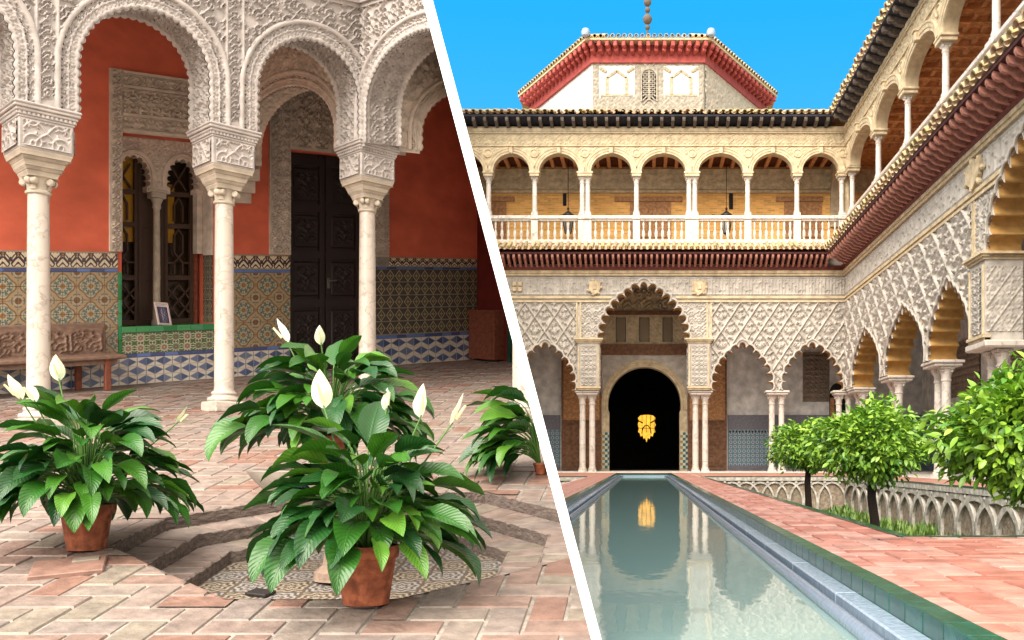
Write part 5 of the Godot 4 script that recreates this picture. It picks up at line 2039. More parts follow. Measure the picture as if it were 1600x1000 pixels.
func build_gardens() -> void:
	var soil := MB.new()
	soil.quad(Vector3(1.4, -0.95, -5.6), Vector3(5.3, -0.95, -5.6), Vector3(5.3, -0.95, -26.2), Vector3(1.4, -0.95, -26.2), Vector3.UP)
	struct(part("garden_bed", soil, M.soil), "structure", "earth floor of the sunken garden")
	var w := thing("garden_wall", "long sunken garden wall of interlaced stone hoops below the right path", "wall", Vector3(5.1, 0, -16))
	garden_face(w, Transform3D(Basis(Vector3(0, 0, 1), Vector3(0, 1, 0), Vector3(-1, 0, 0)), Vector3(5.1, 0, -25.85)), 20.1, 0.93)
	var w2 := thing("garden_wall", "far end wall of the sunken garden with interlaced stone hoops facing the pool's near end", "wall", Vector3(3.3, 0, -25.85))
	garden_face(w2, Transform3D(Basis.IDENTITY, Vector3(1.5, 0, -25.85)), 3.6, 0.36)
	var w3 := thing("garden_edging", "thin green glazed edging between brick path and sunken garden", "kerb", Vector3(1.47, 0, -16))
	var e := MB.new()
	e.span(1.43, 1.5, -1.0, 0.008, -25.8, -5.74)
	e.span(1.43, 9.0, -1.0, 0.006, -5.8, -5.742)
	part("edge_strip", e, M.green_glaze, w3)
	# small bed at the far left of the pool
	var w4 := thing("garden_wall", "low far edge of the small left garden with green glazed border", "wall", Vector3(-2.6, 0, -25.85))
	garden_face(w4, Transform3D(Basis.IDENTITY, Vector3(-3.4, 0, -25.85)), 1.97, 0.36)
	var ls := MB.new()
	ls.quad(Vector3(-1.43, -0.9, -17.0), Vector3(-1.43, -0.9, -26), Vector3(-3.4, -0.9, -26), Vector3(-1.6, -0.9, -17.0), Vector3.UP)
	ls.quad(Vector3(-1.43, -0.9, -17.0), Vector3(-1.43, -0.9, -26), Vector3(-1.43, -0.01, -26), Vector3(-1.43, -0.01, -17.0))
	struct(part("garden_bed", ls, M.soil), "structure", "earth floor of the small left garden")
	# ground cover
	rng.seed = 91
	var bl := MB.new()
	bl.tri(Vector3(-0.03, 0, 0), Vector3(0.03, 0, 0), Vector3(0.01, 0.13, 0.02), Vector3(0, 0.4, 1), Vector3(0, 0.4, 1), Vector3(0, 0.4, 1))
	bl.tri(Vector3(-0.02, 0, 0.03), Vector3(0.02, 0, -0.03), Vector3(-0.04, 0.1, 0.0), Vector3(1, 0.4, 0), Vector3(1, 0.4, 0), Vector3(1, 0.4, 0))
	var xfs := []
	var cols := []
	for i in 15000:
		var p := Vector3(rng.randf_range(1.5, 5.05), -0.95, -rng.randf_range(5.9, 25.7))
		var hgt := 0.8 + 0.7 * sin(p.x * 3.1 + p.z * 1.3) * sin(p.z * 2.2)
		xfs.append(Transform3D(Basis(Vector3.UP, rng.randf() * TAU).scaled(Vector3.ONE * rng.randf_range(0.9, 1.9) * maxf(0.5, hgt)), p))
		cols.append(Color(0.05, 0.12, 0.02).lerp(Color(0.17, 0.26, 0.04), rng.randf()))
	var g := Node3D.new()
	g.name = "ground_cover"
	add_child(g, true)
	scatter("grass", g, bl.mesh(), M.grass, xfs, cols)
	g.set_meta("kind", "stuff")
	g.set_meta("label", "low green ground cover on the sunken garden's floor")
	g.set_meta("category", "grass")
	orange_tree(Vector3(2.62, -0.95, -16.4), Vector3(2.62, 0.62, -16.4), Vector3(0.54, 0.40, 0.54), "smallest clipped orange tree, farthest along the sunken garden", 301, 5200, 0.08)
	orange_tree(Vector3(2.6, -0.95, -11.4), Vector3(2.52, 0.58, -11.4), Vector3(0.6, 0.43, 0.58), "round clipped orange tree between the smallest tree and the large one at the right edge", 302, 6800, 0.08)
	orange_tree(Vector3(2.72, -0.95, -6.9), Vector3(2.62, 0.58, -6.9), Vector3(0.62, 0.41, 0.56), "large nearest orange tree cut off by the right edge with yellowing leaves", 303, 7500, 0.084)


# ---------------------------------------------------------------- the patio on rising ground
# The patio's arcade runs along a direction (0.676, 0.737) in plan; x of its frame follows it, y is height over the
# level of the lens, z points out of the gallery towards the court. Walls rake with the ground, columns stand plumb.
const PX := -3.82
const PD := 9.32
const FLOOR := -1.2


func patio_frame(a := 0.0, z := 0.0) -> Transform3D:
	var t := Transform3D(Basis(Vector3(0.676, RISE * 0.737, -0.737), Vector3(0, 1, 0), Vector3(0.737, -RISE * 0.676, 0.676)), Vector3(PX, EYE + RISE * PD, -PD))
	return Transform3D(t.basis, t * Vector3(a, 0, z))


# the side arcade that comes towards the viewer from the corner; its x runs out of the corner, its z faces the court
func side_frame(a: float) -> Transform3D:
	var o := patio_frame() * Vector3(a, 0, 0)
	return Transform3D(Basis(Vector3(0.737, -RISE * 0.676, 0.676), Vector3(0, 1, 0), Vector3(-0.676, -RISE * 0.737, 0.737)), o)


func plumb(p: Vector3, frame: Transform3D) -> Transform3D:
	var b := frame.basis
	var x := Vector3(b.x.x, 0, b.x.z).normalized()
	return Transform3D(Basis(x, Vector3.UP, x.cross(Vector3.UP)), p)


func ground_y(x: float, d: float) -> float:
	return EYE + FLOOR + RISE * d


# carved arch with scalloped, beaded edge; k scallops
func carved_arch(fr: Transform3D, par: Node, arch: Arch, zf: float, zb: float, k: int, fine: float, mat: Material, both := true) -> void:
	var n := int(arch.length() / fine)
	var len := arch.length()
	for side in (2 if both else 1):
		var mb := MB.new().at(fr)
		var z := zf if side == 0 else zb
		var sg := 1.0 if side == 0 else -1.0
		var dn := 26
		var rows := []
		for j in dn + 1:
			var d := 0.172 * j / dn
			var row := PackedVector3Array()
			for i in n + 1:
				var u := float(i) / n
				var ph := fposmod(u * k, 1.0)
				var sc := absf(sin(PI * u * k))
				var dd := d - 0.02 * (0.25 + 0.75 * sc) * maxf(0.0, 1.0 - d / 0.04)
				var h := 0.0
				if d < 0.022:
					h = 0.014 * minf(1.0, d / 0.008)
				elif d < 0.066:
					var bead := Vector2((ph - 0.5) * len / k, d - 0.044).length()
					if bead < 0.02:
						h = 0.016 if bead > 0.013 else 0.004 + 0.006 * (1.0 - bead / 0.013)
					else:
						h = 0.001 + 0.012 * smp("scroll", u * len / 0.1, d / 0.1)
				elif d < 0.074:
					h = 0.016
				elif d < 0.122:
					h = -0.004 + 0.026 * smp("scroll", u * len / 0.15, (d - 0.074) / 0.1 + 0.27)
				else:
					var t := (d - 0.147) / 0.025
					h = 0.010 + 0.024 * sqrt(maxf(0.0, 1.0 - t * t))
				var q := arch.pos(u) + arch.nor(u) * dd
				row.append(Vector3(q.x, q.y, z + sg * h))
			rows.append(row)
		mb.loft(rows)
		part("carved_ring", mb, mat, par)
	var so := MB.new().at(fr)
	var zn := int(absf(zf - zb) / (fine * 1.1))
	var rows2 := []
	for j in zn + 1:
		var w := float(j) / zn
		var z := lerpf(zf, zb, w)
		var row := PackedVector3Array()
		for i in n + 1:
			var u := float(i) / n
			var edge := minf(w, 1.0 - w) * absf(zf - zb)
			var h := 0.0
			var sc := absf(sin(PI * u * k))
			if edge < 0.02:
				h = 0.03 * (0.35 + 0.65 * sc) * (1.0 - edge / 0.05)
			elif edge < 0.05:
				h = 0.006
			else:
				h = 0.032 * smp("scroll", u * len / 0.2, z / 0.2) - 0.018
			var q := arch.pos(u) - arch.nor(u) * h
			row.append(Vector3(q.x, q.y, z))
		rows2.append(row)
	so.loft(rows2)
	part("carved_soffit", so, mat, par)


func arcade_panel(fr: Transform3D, par: Node, x0: float, x1: float, arches: Array, pil: Array, top: float, th: float, mat: Material, fine: float, back_too: bool) -> void:
	var z := th / 2
	var poly := PackedVector2Array([Vector2(x0, 1.3)])
	var skips := []
	for q in arches:
		var a: Arch = q
		var row := a.off(0.012, 60)
		poly.append(Vector2(row[0].x, 1.3))
		poly.append_array(row)
		poly.append(Vector2(row[row.size() - 1].x, 1.3))
		skips.append(closed_below(a.off(0.155, 60), 1.2))
	poly.append(Vector2(x1, 1.3))
	poly.append(Vector2(x1, 3.5))
	poly.append(Vector2(x0, 3.5))
	var mb := MB.new().at(fr)
	mb.prism(poly, -z, z, true, true, false)
	mb.quad(Vector3(x0, 1.3, -z), Vector3(x0, 1.3, z), Vector3(x0, 3.5, z), Vector3(x0, 3.5, -z))
	mb.quad(Vector3(x1, 1.3, -z), Vector3(x1, 1.3, z), Vector3(x1, 3.5, z), Vector3(x1, 3.5, -z))
	part("arcade_wall", mb, mat, par)
	var f := func(x: float, y: float) -> float:
		for p in pil:
			var e := absf(x - p)
			if e < 0.062:
				if y < 1.40:
					return 0.012 - 0.006 * fposmod((y - 1.3) * 20.0, 1.0)
				return 0.0 + 0.026 * smp("scroll", (x - p) / 0.2 + 0.25, y / 0.2)
			if e < 0.092:
				return 0.026 if e < 0.083 and e > 0.068 else 0.016
		return -0.004 + 0.036 * smp("scroll", x / 0.29, y / 0.29)
	var rel := MB.new().at(fr)
	rel.relief(x0, 1.345, x1, 2.66, z + 0.001, fine, f, skips)
	part("spandrel_relief", rel, mat, par)
	if back_too:
		var rel2 := MB.new().at(fr * Transform3D(Basis(Vector3(0, 1, 0), PI), Vector3.ZERO))
		var sk2 := []
		for s in skips:
			var m := PackedVector2Array()
			for p in s:
				m.append(Vector2(-p.x, p.y))
			sk2.append(m)
		rel2.relief(-x1, 1.345, -x0, 2.66, z + 0.001, fine * 2.0, f, sk2)
		part("spandrel_relief", rel2, mat, par)
	var co := MB.new().at(fr)
	for q in [[2.66, 2.70, 0.03], [2.70, 2.74, 0.06], [2.74, 2.80, 0.045], [2.80, 2.86, 0.10], [2.86, 3.0, 0.07], [3.0, 3.05, 0.1]]:
		co.span(x0, x1, q[0], q[1], z - 0.01, z + q[2])
	part("cornice", co, mat, par)


func patio_column() -> Array:
	var sh := MB.new()
	var r := 0.082
	sh.lathe(PackedVector2Array([Vector2(r * 1.08, 0.17), Vector2(r * 1.04, 0.2), Vector2(r * 1.03, 0.6), Vector2(r, 1.2), Vector2(r * 0.94, 1.86)]), 32)
	var bs := MB.new()
	bs.cbox(Vector3(0, 0.02, 0), Vector3(0.3, 0.1, 0.3), 0.012)
	bs.lathe(PackedVector2Array([Vector2(0.135, 0.07), Vector2(0.147, 0.085), Vector2(0.14, 0.108), Vector2(0.115, 0.116), Vector2(0.102, 0.13), Vector2(0.112, 0.142), Vector2(0.108, 0.158), Vector2(0.09, 0.17)]), 32)
	var cp := MB.new()
	cp.lathe(PackedVector2Array([Vector2(r * 0.95, 1.855), Vector2(r * 1.12, 1.865), Vector2(r * 1.14, 1.88), Vector2(r * 0.98, 1.892), Vector2(r * 1.0, 1.93), Vector2(r * 1.2, 1.975), Vector2(r * 1.42, 1.99)]), 32, Vector3.ZERO, Basis.IDENTITY, 0, TAU, 0.03)
	for i in 4:
		var d := Vector3(1 if i & 1 else -1, 0, 1 if i & 2 else -1).normalized()
		var bas := Basis(d.cross(Vector3.UP), Vector3.UP, -d) * Basis(Vector3(0, 0, 1), 0.0)
		for s in [-1.0, 1.0]:
			cp.lathe(PackedVector2Array([Vector2(0, -0.03), Vector2(0.022, -0.03), Vector2(0.03, -0.022), Vector2(0.03, 0.022), Vector2(0.022, 0.03), Vector2(0, 0.03)]), 14, Vector3(0, 1.955, 0) + d * 0.105 + d.cross(Vector3.UP) * s * 0.015, Basis(d.cross(Vector3.UP), 0.0) * Basis(d, PI / 2))
		var leaf := []
		for j in 5:
			var u := j / 4.0
			var o := Vector3(0, 1.89 + 0.075 * u, 0) + d * (0.085 + 0.03 * u * u)
			var t := d.cross(Vector3.UP) * (0.03 * (1.0 - u * 0.5))
			leaf.append(PackedVector3Array([o - t, o + d * 0.012, o + t]))
		cp.loft(leaf)
	# the stepped corbel block that widens to the impost, then the carved cube with a dentil cornice
	for q in [[1.985, 2.03, 0.118], [2.03, 2.055, 0.135], [2.055, 2.10, 0.15], [2.10, 2.125, 0.165], [2.125, 2.175, 0.19]]:
		var rows := []
		var w: float = q[2]
		for e in [[q[0], w - 0.012], [lerpf(q[0], q[1], 0.35), w - 0.008], [lerpf(q[0], q[1], 0.75), w], [q[1], w]]:
			var h: float = e[1]
			rows.append(PackedVector3Array([Vector3(-h, e[0], -h), Vector3(h, e[0], -h), Vector3(h, e[0], h), Vector3(-h, e[0], h)]))
		cp.loft(rows, true, false)
		cp.quad(Vector3(-w, q[1], -w), Vector3(w, q[1], -w), Vector3(w, q[1], w), Vector3(-w, q[1], w), Vector3.UP)
		cp.quad(Vector3(-w + 0.012, q[0], -w), Vector3(w, q[0], -w), Vector3(w, q[0], w), Vector3(-w + 0.012, q[0], w), Vector3.DOWN)
	var im := MB.new()
	im.cbox(Vector3(0, 2.29, 0), Vector3(0.39, 0.24, 0.39), 0.006)
	for s in 4:
		var b := Basis(Vector3.UP, s * PI / 2)
		var keep := im.xf
		im.at(Transform3D(b, Vector3.ZERO))
		im.relief(-0.175, 2.19, 0.175, 2.39, 0.197, 0.006, func(x: float, y: float) -> float:
			var m := minf(0.175 - absf(x), minf(y - 2.19, 2.39 - y))
			if m < 0.012:
				return 0.014
			return 0.018 * smp("scroll", absf(x) / 0.36 + 0.12 * s, y / 0.36 + 0.1))
		for i in 13:
			im.box(Vector3(-0.195 + i * 0.0325, 2.437, 0.205), Vector3(0.018, 0.022, 0.02))
		im.at(keep)
	im.cbox(Vector3(0, 2.415, 0), Vector3(0.405, 0.02, 0.405), 0.004)
	im.cbox(Vector3(0, 2.438, 0), Vector3(0.412, 0.026, 0.412), 0.003)
	im.cbox(Vector3(0, 2.463, 0), Vector3(0.445, 0.026, 0.445), 0.006)
	im.cbox(Vector3(0, 2.488, 0), Vector3(0.475, 0.026, 0.475), 0.006)
	im.cbox(Vector3(0, 2.512, 0), Vector3(0.49, 0.024, 0.49), 0.008)
	return [sh.mesh(), cp.mesh(), bs.mesh(), im.mesh()]


func build_arcade() -> void:
	var fr := patio_frame()
	var arc := thing("patio_arcade", "white carved stucco arcade on slim marble columns round the shaded patio", "arcade", fr * Vector3(0, FLOOR, 0))
	var th := 0.4
	var halfs := [Arch.new(-2.28, 0.545, 1.33, 0.945, 0.4, 0.0), Arch.new(-0.755, 0.545, 1.33, 0.945, 0.4, 0.0), Arch.new(0.745, 0.535, 1.33, 0.945, 0.4, 0.0)]
	arcade_panel(fr, arc, -3.1, 1.69, halfs, [-1.52, 0.0], 2.66, th, M.stucco_l, 0.0085, false)
	for a in halfs:
		carved_arch(fr, arc, a, th / 2, -th / 2, 36, 0.009, M.stucco_l, true)
	# the arcade that turns towards the viewer
	var sf := side_frame(1.49)
	var sa := Arch.new(1.235, 0.955, 1.33, 0.96, 0.34, 0.0)
	arcade_panel(sf, arc, 0.2, 2.62, [sa], [], 2.66, th, M.stucco_l, 0.0095, false)
	carved_arch(sf, arc, sa, th / 2, -th / 2, 50, 0.010, M.stucco_l, true)
	# arches that tie the corner column to the walls behind
	var ta := Arch.new(-1.45, 1.05, 1.33, 0.78, 0.2, 0.0)
	arcade_panel(sf, arc, -2.9, -0.2, [ta], [], 2.66, 0.26, M.stucco_w, 0.016, true)
	carved_arch(sf, arc, ta, 0.13, -0.13, 36, 0.016, M.stucco_w, true)
	var tb := Arch.new(3.3, 1.25, 1.33, 0.85, 0.2, 0.0)
	arcade_panel(fr, arc, 1.69, 5.0, [tb], [], 2.66, 0.26, M.stucco_w, 0.02, false)
	carved_arch(fr, arc, tb, 0.13, -0.13, 40, 0.018, M.stucco_w, true)
	var br := MB.new().at(fr)
	for q in [[1.16, 1.3, 0.2], [1.02, 1.16, 0.13], [0.9, 1.02, 0.07]]:
		br.span(1.49 - 0.16, 1.49 + 0.16, q[0], q[1], -2.9, -2.9 + q[2] * 1.6)
	part("wall_bracket", br, M.stucco_w, arc)
	# columns
	var ms := patio_column()
	var spots := [fr * Vector3(-3.04, FLOOR, 0), fr * Vector3(-1.52, FLOOR, 0), fr * Vector3(0, FLOOR, 0), fr * Vector3(1.49, FLOOR, 0), sf * Vector3(2.4, FLOOR, 0)]
	for p in spots:
		var h := holder("column", arc, p)
		var x := plumb(p, fr)
		put("shaft", ms[0], M.marble, h, x)
		put("capital", ms[1], M.capital_l, h, x)
		put("base", ms[2], M.marble, h, x)
		put("impost", ms[3], M.stucco_l, h, x)
	# gallery ceiling of dark boards on beams, and the storey above
	var ce := MB.new().at(fr)
	ce.span(-3.4, 5.3, 3.06, 3.2, -3.2, 0.0)
	ce.span(1.49, 5.3, 3.06, 3.2, -0.1, 4.0)
	part("gallery_ceiling", ce, M.white_plaster, arc)
	for i in 14:
		var cb := MB.new().at(fr)
		cb.span(-3.2 + i * 0.6, -3.06 + i * 0.6, 2.94, 3.06, -2.9, -0.2)
		part("ceiling_beam", cb, M.wood_lattice, arc)


func tile_mesh(w: float, h: float, turn: int, d := 0.012, rake := 0.0) -> ArrayMesh:
	var mb := MB.new().at(Transform3D(Basis(Vector3(1, rake, 0), Vector3(0, 1, 0), Vector3(0, 0, 1)), Vector3.ZERO))
	var x := w / 2 - 0.0015
	var y := h / 2 - 0.0015
	var b := 0.0025
	var uv := [Vector2(0, 1), Vector2(1, 1), Vector2(1, 0), Vector2(0, 0)]
	var u := []
	for i in 4:
		var q: Vector2 = uv[i]
		match turn:
			1: q.x = 1 - q.x
			2: q.y = 1 - q.y
			3: q = Vector2(1 - q.x, 1 - q.y)
		u.append(q)
	var f := [Vector3(-x + b, -y + b, d), Vector3(x - b, -y + b, d), Vector3(x - b, y - b, d), Vector3(-x + b, y - b, d)]
	var g := [Vector3(-x, -y, d - b), Vector3(x, -y, d - b), Vector3(x, y, d - b), Vector3(-x, y, d - b)]
	var h2 := [Vector3(-x, -y, 0), Vector3(x, -y, 0), Vector3(x, y, 0), Vector3(-x, y, 0)]
	mb.quad(f[0], f[1], f[2], f[3], Vector3(0, 0, 1), u)
	for i in 4:
		var j := (i + 1) % 4
		mb.quad(g[i], g[j], f[j], f[i], (g[i] + g[j]) / 2, [u[i], u[j], u[j], u[i]])
		mb.quad(h2[i], h2[j], g[j], g[i], (g[i] + g[j]) / 2, [u[i], u[j], u[j], u[i]])
	return mb.mesh()


# rows and columns of glazed tiles on a raking wall; every one is hung plumb on its own spot
func tiles(called: String, par: Node, fr: Transform3D, x0: float, x1: float, y0: float, y1: float, nx: int, ny: int, z: float, mats: Array, pattern: Callable) -> void:
	var w := (x1 - x0) / nx
	var h := (y1 - y0) / ny
	var ms := []
	var rake := fr.basis.x.y
	for t in 4:
		ms.append(tile_mesh(w, h, t, 0.012, rake))
	for j in ny:
		for i in nx:
			var p := fr * Vector3(x0 + (i + 0.5) * w, y0 + (j + 0.5) * h, z + rng.randf_range(-0.001, 0.001))
			var turn: int = pattern.call(i, j)
			put(called, ms[turn], mats[(i * 5 + j * 3 + int(rng.randi() % 2)) % mats.size()], par, plumb(p, fr))


func build_gallery_wall() -> void:
	var fr := patio_frame(0.0, -2.9)
	var wall := thing("gallery_wall", "orange red plastered wall behind the arcade with patterned tile dado, twin window and dark door", "wall", fr * Vector3(0.5, FLOOR, 0))
	var pl := MB.new().at(fr)
	var hi := 3.2
	var lo := -1.35
	pl.span(-3.6, 0.194, lo, hi, -0.6, 0)
	pl.span(0.194, 1.245, 1.62, hi, -0.6, 0)
	pl.span(0.194, 1.245, lo, -0.60, -0.6, 0)
	pl.span(1.245, 2.21, lo, hi, -0.6, 0)
	pl.span(2.21, 3.3, 1.6, hi, -0.6, 0)
	pl.span(3.3, 5.18, lo, hi, -0.6, 0)
	pl.span(0.0, 1.4, lo, hi, -1.0, -0.62)
	pl.span(2.1, 3.4, lo, hi, -0.62, -0.3)
	part("plaster", pl, M.red_wall, wall)
	var mo := MB.new().at(fr)
	for q in [[-3.6, 0.15, lo, 0.285], [0.15, 1.29, lo, -0.615], [1.29, 2.21, lo, 0.285], [3.3, 5.17, lo, 0.285]]:
		mo.span(q[0], q[1], q[2], q[3], 0.001, 0.008)
	part("tile_bedding", mo, M.mortar, wall)
	rng.seed = 55
	var zt := 0.006
	var quarter := func(i: int, j: int) -> int: return (i % 2) + 2 * (j % 2)
	var dia := func(i: int, j: int) -> int: return 1 if (i + j) % 2 else 0
	var same := func(_i: int, _j: int) -> int: return 0
	for q in [[-1.82, 0.15, 14], [1.29, 2.21, 6]]:
		tiles("border_tile", wall, fr, q[0], q[1], 0.1, 0.282, q[2], 1, zt, [M.tile_b], same)
		tiles("blue_strip", wall, fr, q[0], q[1], 0.062, 0.098, q[2], 1, zt, M.blue_strip, same)
		tiles("dado_tile", wall, fr, q[0], q[1], -0.852, 0.06, q[2], 6, zt, [M.tile_a], quarter)
	tiles("blue_strip", wall, fr, -1.82, 2.21, -0.896, -0.854, 26, 1, zt, M.blue_strip, same)
	tiles("base_tile", wall, fr, -1.5, 2.21, -1.2, -0.899, 38, 3, zt, M.tile_c, dia)
	# green frame, sill and the row of star tiles under the window
	tiles("green_border", wall, fr, 0.152, 0.192, -0.852, 0.06, 1, 6, zt + 0.004, M.green_bright, same)
	tiles("green_border", wall, fr, 1.247, 1.288, -0.852, 0.06, 1, 6, zt + 0.004, M.green_bright, same)
	tiles("star_tile", wall, fr, 0.194, 1.245, -0.852, -0.625, 8, 2, zt, M.tile_e, func(i: int, j: int) -> int: return (i % 2) + 2 * (j % 2))
	var sill := MB.new().at(fr)
	sill.span(0.194, 1.245, -0.6, -0.55, -0.6, 0.02)
	part("sill", sill, M.green_bright[1], wall)
	tiles("sill_tile", wall, fr, 0.19, 1.25, -0.618, -0.548, 7, 1, 0.02, M.green_bright, same)
	# darker net pattern to the right of the door
	tiles("border_tile", wall, fr, 3.66, 5.16, 0.15, 0.28, 11, 1, zt, [M.tile_b], same)
	tiles("blue_strip", wall, fr, 3.32, 5.16, 0.118, 0.148, 12, 1, zt, M.blue_strip, same)
	tiles("net_tile", wall, fr, 3.32, 5.16, -0.78, 0.115, 13, 5, zt, [M.tile_d], same)
	tiles("blue_strip", wall, fr, 3.32, 5.16, -0.83, -0.785, 12, 1, zt, M.blue_strip, same)
	tiles("base_tile", wall, fr, 3.32, 5.16, -1.2, -0.833, 15, 3, zt, M.tile_c, dia)
	# twin window
	var win := holder("twin_window", wall, fr * Vector3(0.7, 0.5, 0))
	var st := MB.new().at(fr)
	var fs := func(sc: float, hh: float) -> Callable:
		return func(x: float, y: float) -> float: return hh * smp("scroll", x / sc, y / sc)
	for q in [[0.06, 0.194], [1.245, 1.38]]:
		st.span(q[0], q[1], 0.29, 2.32, 0.0, 0.03)
		st.relief(q[0] + 0.025, 0.3, q[1] - 0.025, 2.3, 0.031, 0.011, fs.call(0.15, 0.034))
	st.span(0.194, 1.245, 1.62, 2.30, 0.0, 0.025)
	st.relief(0.2, 2.16, 1.24, 2.27, 0.026, 0.012, fs.call(0.13, 0.03))
	st.relief(0.2, 1.84, 1.24, 2.1, 0.026, 0.012, func(x: float, y: float) -> float: return 0.05 * smp("knot", x / 0.24, y / 0.26))
	st.relief(0.2, 1.68, 1.24, 1.79, 0.026, 0.012, fs.call(0.13, 0.03))
	for y in [2.28, 2.12, 1.81, 1.63]:
		st.span(0.19, 1.25, y, y + 0.03, 0.02, 0.055)
	part("stucco_frame", st, M.stucco_w, win)
	var zr := -0.26
	var a1 := Arch.new(0.425, 0.15, 1.06, 0.32, 0.1, 0.0)
	var a2 := Arch.new(0.985, 0.15, 1.06, 0.32, 0.1, 0.0)
	var sp := MB.new().at(fr)
	var poly := PackedVector2Array([Vector2(0.194, 1.0), Vector2(0.275, 1.0)])
	poly.append_array(a1.lobes(11, 0.55, 5)[0])
	poly.append_array(PackedVector2Array([Vector2(0.575, 1.0), Vector2(0.835, 1.0)]))
	poly.append_array(a2.lobes(11, 0.55, 5)[0])
	poly.append_array(PackedVector2Array([Vector2(1.135, 1.0), Vector2(1.245, 1.0), Vector2(1.245, 1.62), Vector2(0.194, 1.62)]))
	sp.prism(poly, zr - 0.14, zr)
	sp.relief(0.2, 1.05, 1.24, 1.61, zr + 0.002, 0.012, fs.call(0.12, 0.022), [closed_below(a1.off(0.1, 30), 0.9), closed_below(a2.off(0.1, 30), 0.9)])
	for a in [a1, a2]:
		sp.loft([v3(a.off(0.045, 24), zr), v3(a.off(0.05, 24), zr + 0.02), v3(a.off(0.09, 24), zr + 0.02), v3(a.off(0.1, 24), zr)], false, false)
	part("arched_spandrel", sp, M.stucco_w, win)
	var cl := MB.new()
	cl.lathe(PackedVector2Array([Vector2(0.06, 0), Vector2(0.055, 0.05), Vector2(0.042, 0.07), Vector2(0.04, 0.8), Vector2(0.037, 1.36), Vector2(0.05, 1.38), Vector2(0.044, 1.42), Vector2(0.07, 1.48)]), 16)
	cl.cbox(Vector3(0, 1.52, 0), Vector3(0.17, 0.07, 0.15), 0.01)
	cl.cbox(Vector3(0, 1.565, 0), Vector3(0.25, 0.03, 0.17), 0.006)
	put("colonnette", cl.mesh(), M.capital_l, win, plumb(fr * Vector3(0.705, -0.56, zr - 0.06), fr))
	for x in [0.215, 1.2]:
		var pb := MB.new().at(fr)
		pb.span(x - 0.045, x + 0.045, 0.29, 1.0, zr - 0.12, zr)
		pb.span(x - 0.06, x + 0.06, 1.0, 1.05, zr - 0.13, zr + 0.02)
		part("jamb_pilaster", pb, M.stucco_w, win)
	# right flank of the recess: stucco above, dark net tiles below
	var fk := MB.new().at(fr)
	fk.span(1.215, 1.243, 0.27, 1.5, -0.24, -0.02)
	part("flank_stucco", fk, M.stucco_w, win)
	tiles("net_tile", wall, Transform3D(Basis(fr.basis.z, fr.basis.y, -fr.basis.x), fr * Vector3(1.243, 0, 0)), -0.27, -0.03, -0.54, 0.27, 2, 6, 0.0, [M.tile_d], same)
	# lattice shutters
	var zs := -0.44
	var gl := MB.new().at(fr)
	gl.span(0.22, 0.72, 0.42, 1.5, zs - 0.06, zs - 0.05)
	gl.span(0.74, 0.98, 0.42, 1.12, zs - 0.06, zs - 0.05)
	part("amber_pane", gl, M.amber, win)
	var dk := MB.new().at(fr)
	dk.span(0.0, 1.4, -0.6, 1.62, zs - 0.09, zs - 0.075)
	part("dark_pane", dk, M.glass_dark, win)
	for q in [[0.215, 0.52], [0.55, 0.82], [0.85, 1.16]]:
		var sh := MB.new().at(fr)
		var x0: float = q[0]
		var x1: float = q[1]
		var solid: bool = q[0] == 0.55
		for x in [x0, x1]:
			sh.span(x - 0.025, x + 0.025, -0.55, 1.5, zs - 0.02, zs + 0.02)
		for y in [-0.52, 0.0, 0.62, 1.0]:
			sh.span(x0 - 0.02, x1 + 0.02, y - 0.028, y + 0.028, zs - 0.018, zs + 0.018)
		if solid:
			sh.span(x0 + 0.02, x1 - 0.02, -0.55, 1.5, zs - 0.03, zs - 0.01)
		var leaf := part("shutter", sh, M.wood_lattice, win)
		if solid:
			continue
		var xm := (x0 + x1) / 2
		for seg in [[xm - 0.05, 0.05, xm - 0.05, 0.18], [xm + 0.05, 0.05, xm + 0.05, 0.18], [xm - 0.05, 0.18, xm + 0.05, 0.3], [xm + 0.05, 0.18, xm - 0.05, 0.3], [xm - 0.05, 0.3, xm - 0.05, 0.5], [xm + 0.05, 0.3, xm + 0.05, 0.5], [xm - 0.05, 0.5, xm, 0.58], [xm + 0.05, 0.5, xm, 0.58], [x0, 0.18, xm - 0.05, 0.18], [x1, 0.18, xm + 0.05, 0.18], [xm - 0.05, 0.68, xm - 0.05, 0.86], [xm + 0.05, 0.68, xm + 0.05, 0.86], [xm - 0.05, 0.86, xm, 0.96], [xm + 0.05, 0.86, xm, 0.96], [xm - 0.09, 1.05, xm, 1.18], [xm + 0.09, 1.05, xm, 1.18], [xm, 1.18, xm - 0.08, 1.32], [xm, 1.18, xm + 0.08, 1.32], [x0, -0.45, x1, -0.1], [x1, -0.45, x0, -0.1], [x0, -0.28, xm, -0.08], [x1, -0.28, xm, -0.08], [x0, -0.27, xm, -0.47], [x1, -0.27, xm, -0.47]]:
			var a := Vector2(seg[0], seg[1])
			var b := Vector2(seg[2], seg[3])
			var lb := MB.new().at(fr)
			lb.box(Vector3((a.x + b.x) / 2, (a.y + b.y) / 2, zs), Vector3(a.distance_to(b) + 0.015, 0.02, 0.03), Basis(Vector3(0, 0, 1), (b - a).angle()))
			part("lattice_bar", lb, M.wood_lattice, leaf)
	var post := MB.new().at(fr)
	post.span(1.175, 1.213, -0.55, 1.05, zs, zs + 0.06)
	part("red_post", post, M.rust_wood, win)
	# dark panelled double door in a carved stucco surround
	var ds := MB.new().at(fr)
	ds.span(1.93, 2.21, 0.29, 2.46, 0.0, 0.03)
	ds.span(3.3, 3.65, 0.285, 2.46, 0.0, 0.03)
	ds.span(2.21, 3.3, 1.62, 2.46, 0.0, 0.03)
	ds.relief(1.95, 0.31, 2.19, 2.44, 0.031, 0.014, fs.call(0.2, 0.042))
